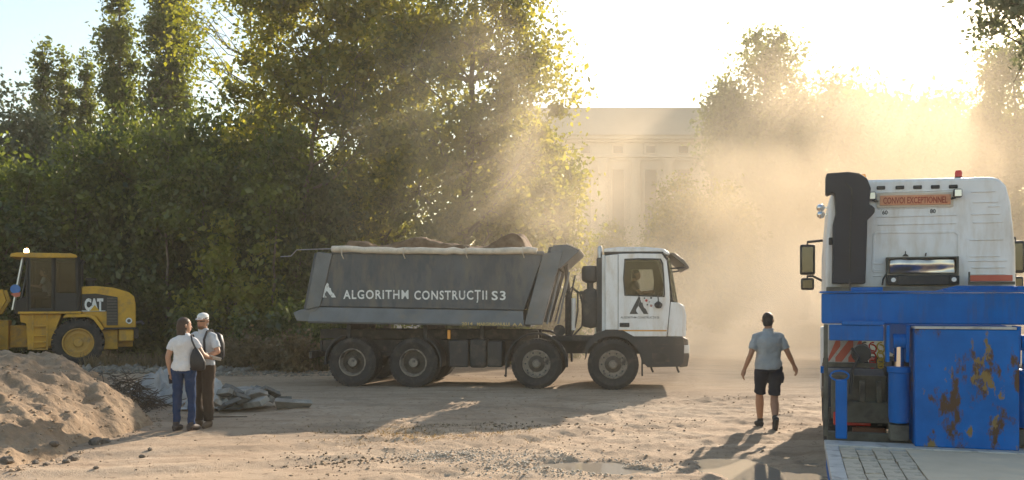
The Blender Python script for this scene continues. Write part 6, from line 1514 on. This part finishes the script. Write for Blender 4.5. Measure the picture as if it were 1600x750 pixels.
sheet('plastic_sheet', W(338, 16.1), 16.1, 1.1, .8, .34, 111, 'dusty grey sheet lying over the rubble right of the man', M('dusty_sheet', (.38, .36, .33), .6, var=.2, scale=5))
# pile of dead twigs between the mound and the sheet
tw = MB()
bx, by = W(213, 15.9), 15.9
for i in range(150):
    a = gg.uniform(0, 6.28); u, v_ = gg.normal() * .26, gg.normal() * .3
    z0 = max(.02, .42 * math.exp(-(u / .4) ** 2 - (v_ / .45) ** 2) * gg.random() + mz(bx + u, by + v_))
    L_ = gg.uniform(.12, .4); e = V((math.cos(a), math.sin(a), gg.normal() * .5)).normalized() * L_
    p0 = V((bx + u, by + v_, z0)); tw.tube([p0 - e, p0 + V((0, 0, .03)), p0 + e], [.008, .007, .003], 4)
o = tw.build('brush_pile', M('twig_brown', (.085, .06, .04), .9, var=.4, scale=8)); tag(o, 'dark pile of dead twigs between the mound and the plastic sheet', 'twigs')
# thin stick lying on the earth before the heap, dark sod clumps nearer the camera
st = MB(); st.tube([(W(312, 14.4), 14.55, .02), (W(345, 14.5), 14.5, .035), (W(386, 14.6), 14.62, .02)], [.012, .014, .008], 6)
tag(st.build('stick', bark), 'thin dark stick lying on the ground in front of the rubble heap', 'stick')
P8, S8 = scatter(300, lambda n: g.normal(size=n) * .42 - 2.0, lambda n: g.normal(size=n) * .22 + 10.75, (.006, .028), gz, None, 2.5)
P9, S9 = scatter(260, lambda n: g.normal(size=n) * .9 + .2, lambda n: g.normal(size=n) * .15 + 13.6, (.006, .03), gz, None, 2.5)
tag(link('sod_clumps', lumps(np.concatenate([P8, P9]), np.concatenate([S8, S9]), M('sod_dark', (.19, .14, .09), .95, var=.4, scale=5), 'sod_clumps', 4)), 'dark sod clumps crushed into the track in the foreground', 'sod', kind='stuff')
# ================================================================== air: thin haze and the drifting dust cloud
def volume_mat(name, col, dens, aniso):
    m = bpy.data.materials.new(name); m.use_nodes = True
    n, l = m.node_tree.nodes, m.node_tree.links
    n.remove(n['Principled BSDF'])
    v = n.new('ShaderNodeVolumePrincipled'); v.inputs['Color'].default_value = tuple(col) + (1,); v.inputs['Density'].default_value = dens
    v.inputs['Anisotropy'].default_value = aniso
    l.new(v.outputs[0], n['Material Output'].inputs['Volume'])
    return m, v
hm, hv = volume_mat('haze_air', (0.95, 0.88, 0.76), 0.0009, 0.4)
hz = MB(); hz.span(-610, 610, -66, 1210, -1.6, 27.5); ho = hz.build('haze', hm); tag(ho, 'thin dusty haze in the evening air', 'haze', kind='stuff')

def dust(name, label, c, r, dens, scale, seed, aniso=0.3, lo=0.40, hi=0.62, col=(0.97, 0.845, 0.68), base=0.0, rz=0.0):
    """a puff of dust: thins out towards the edge of its ellipsoid, torn by 3D noise"""
    b = bmesh.new(); bmesh.ops.create_icosphere(b, subdivisions=3, radius=1.0)
    me = bpy.data.meshes.new(name); b.to_mesh(me); b.free()
    o = link(name, me); o.location = c; o.scale = r; o.rotation_euler = (0, 0, rz)
    m, v = volume_mat(name + '_air', col, dens, aniso)
    n, l = m.node_tree.nodes, m.node_tree.links
    tc = n.new('ShaderNodeTexCoord')
    ln = n.new('ShaderNodeVectorMath'); ln.operation = 'LENGTH'; l.new(tc.outputs['Object'], ln.inputs[0])
    mr = n.new('ShaderNodeMapRange'); mr.interpolation_type = 'SMOOTHSTEP'; mr.inputs['From Min'].default_value = 0.98; mr.inputs['From Max'].default_value = 0.25
    l.new(ln.outputs['Value'], mr.inputs['Value'])
    ge = n.new('ShaderNodeNewGeometry')
    mp = n.new('ShaderNodeMapping'); mp.inputs['Location'].default_value = (seed * 3.1, seed * 1.3, seed * 7.7)
    l.new(ge.outputs['Position'], mp.inputs['Vector'])
    nz = n.new('ShaderNodeTexNoise'); nz.inputs['Scale'].default_value = scale; nz.inputs['Detail'].default_value = 3; nz.inputs['Roughness'].default_value = 0.55
    nz.inputs['Distortion'].default_value = 0.6
    l.new(mp.outputs['Vector'], nz.inputs['Vector'])
    m2 = n.new('ShaderNodeMapRange'); m2.inputs['From Min'].default_value = lo; m2.inputs['From Max'].default_value = hi; m2.inputs['To Min'].default_value = base
    l.new(nz.outputs['Fac'], m2.inputs['Value'])
    mu = n.new('ShaderNodeMath'); mu.operation = 'MULTIPLY'; l.new(mr.outputs['Result'], mu.inputs[0]); l.new(m2.outputs['Result'], mu.inputs[1])
    ms = n.new('ShaderNodeMath'); ms.operation = 'MULTIPLY'; ms.inputs[1].default_value = dens; l.new(mu.outputs[0], ms.inputs[0])
    l.new(ms.outputs[0], v.inputs['Density'])
    me.materials.append(m)
    return tag(o, label, 'dust', 'drifting dust clouds', 'stuff')
dust('dust_cloud', 'tall sunlit dust standing before the trees on the right', (17.0, 41.0, 2.5), (20.0, 9.0, 12.5), 0.14, 0.15, 1, base=0.2, aniso=0.34, col=(0.86, 0.72, 0.54))
dust('dust_cloud', 'low thick dust between the dump truck and the parked tractor', (10.0, 28.5, 0.6), (13.5, 6.8, 4.6), 0.22, 0.3, 2, base=0.15, aniso=0.2)
dust('dust_cloud', 'dust drifting up over the loaded truck body towards the big tree', (-0.8, 25.5, 5.2), (6.6, 2.8, 6.6), 0.15, 0.34, 3, base=0.12)
dust('dust_cloud', 'thin dust blowing between truck body and cab', (1.3, 18.9, 2.0), (2.0, 1.2, 2.2), 0.09, 0.6, 4, base=0.2)
dust('dust_cloud', 'far dust veiling the pale building and the trees beside it', (24.0, 64.0, 6.0), (34.0, 9.0, 18.0), 0.072, 0.1, 5, base=0.5, aniso=0.4, col=(0.88, 0.74, 0.56))
dust('dust_cloud', 'low dust kicked up at the front bumper of the dump truck', (4.6, 19.3, 0.7), (3.0, 1.5, 1.7), 0.12, 0.6, 6, base=0.2)
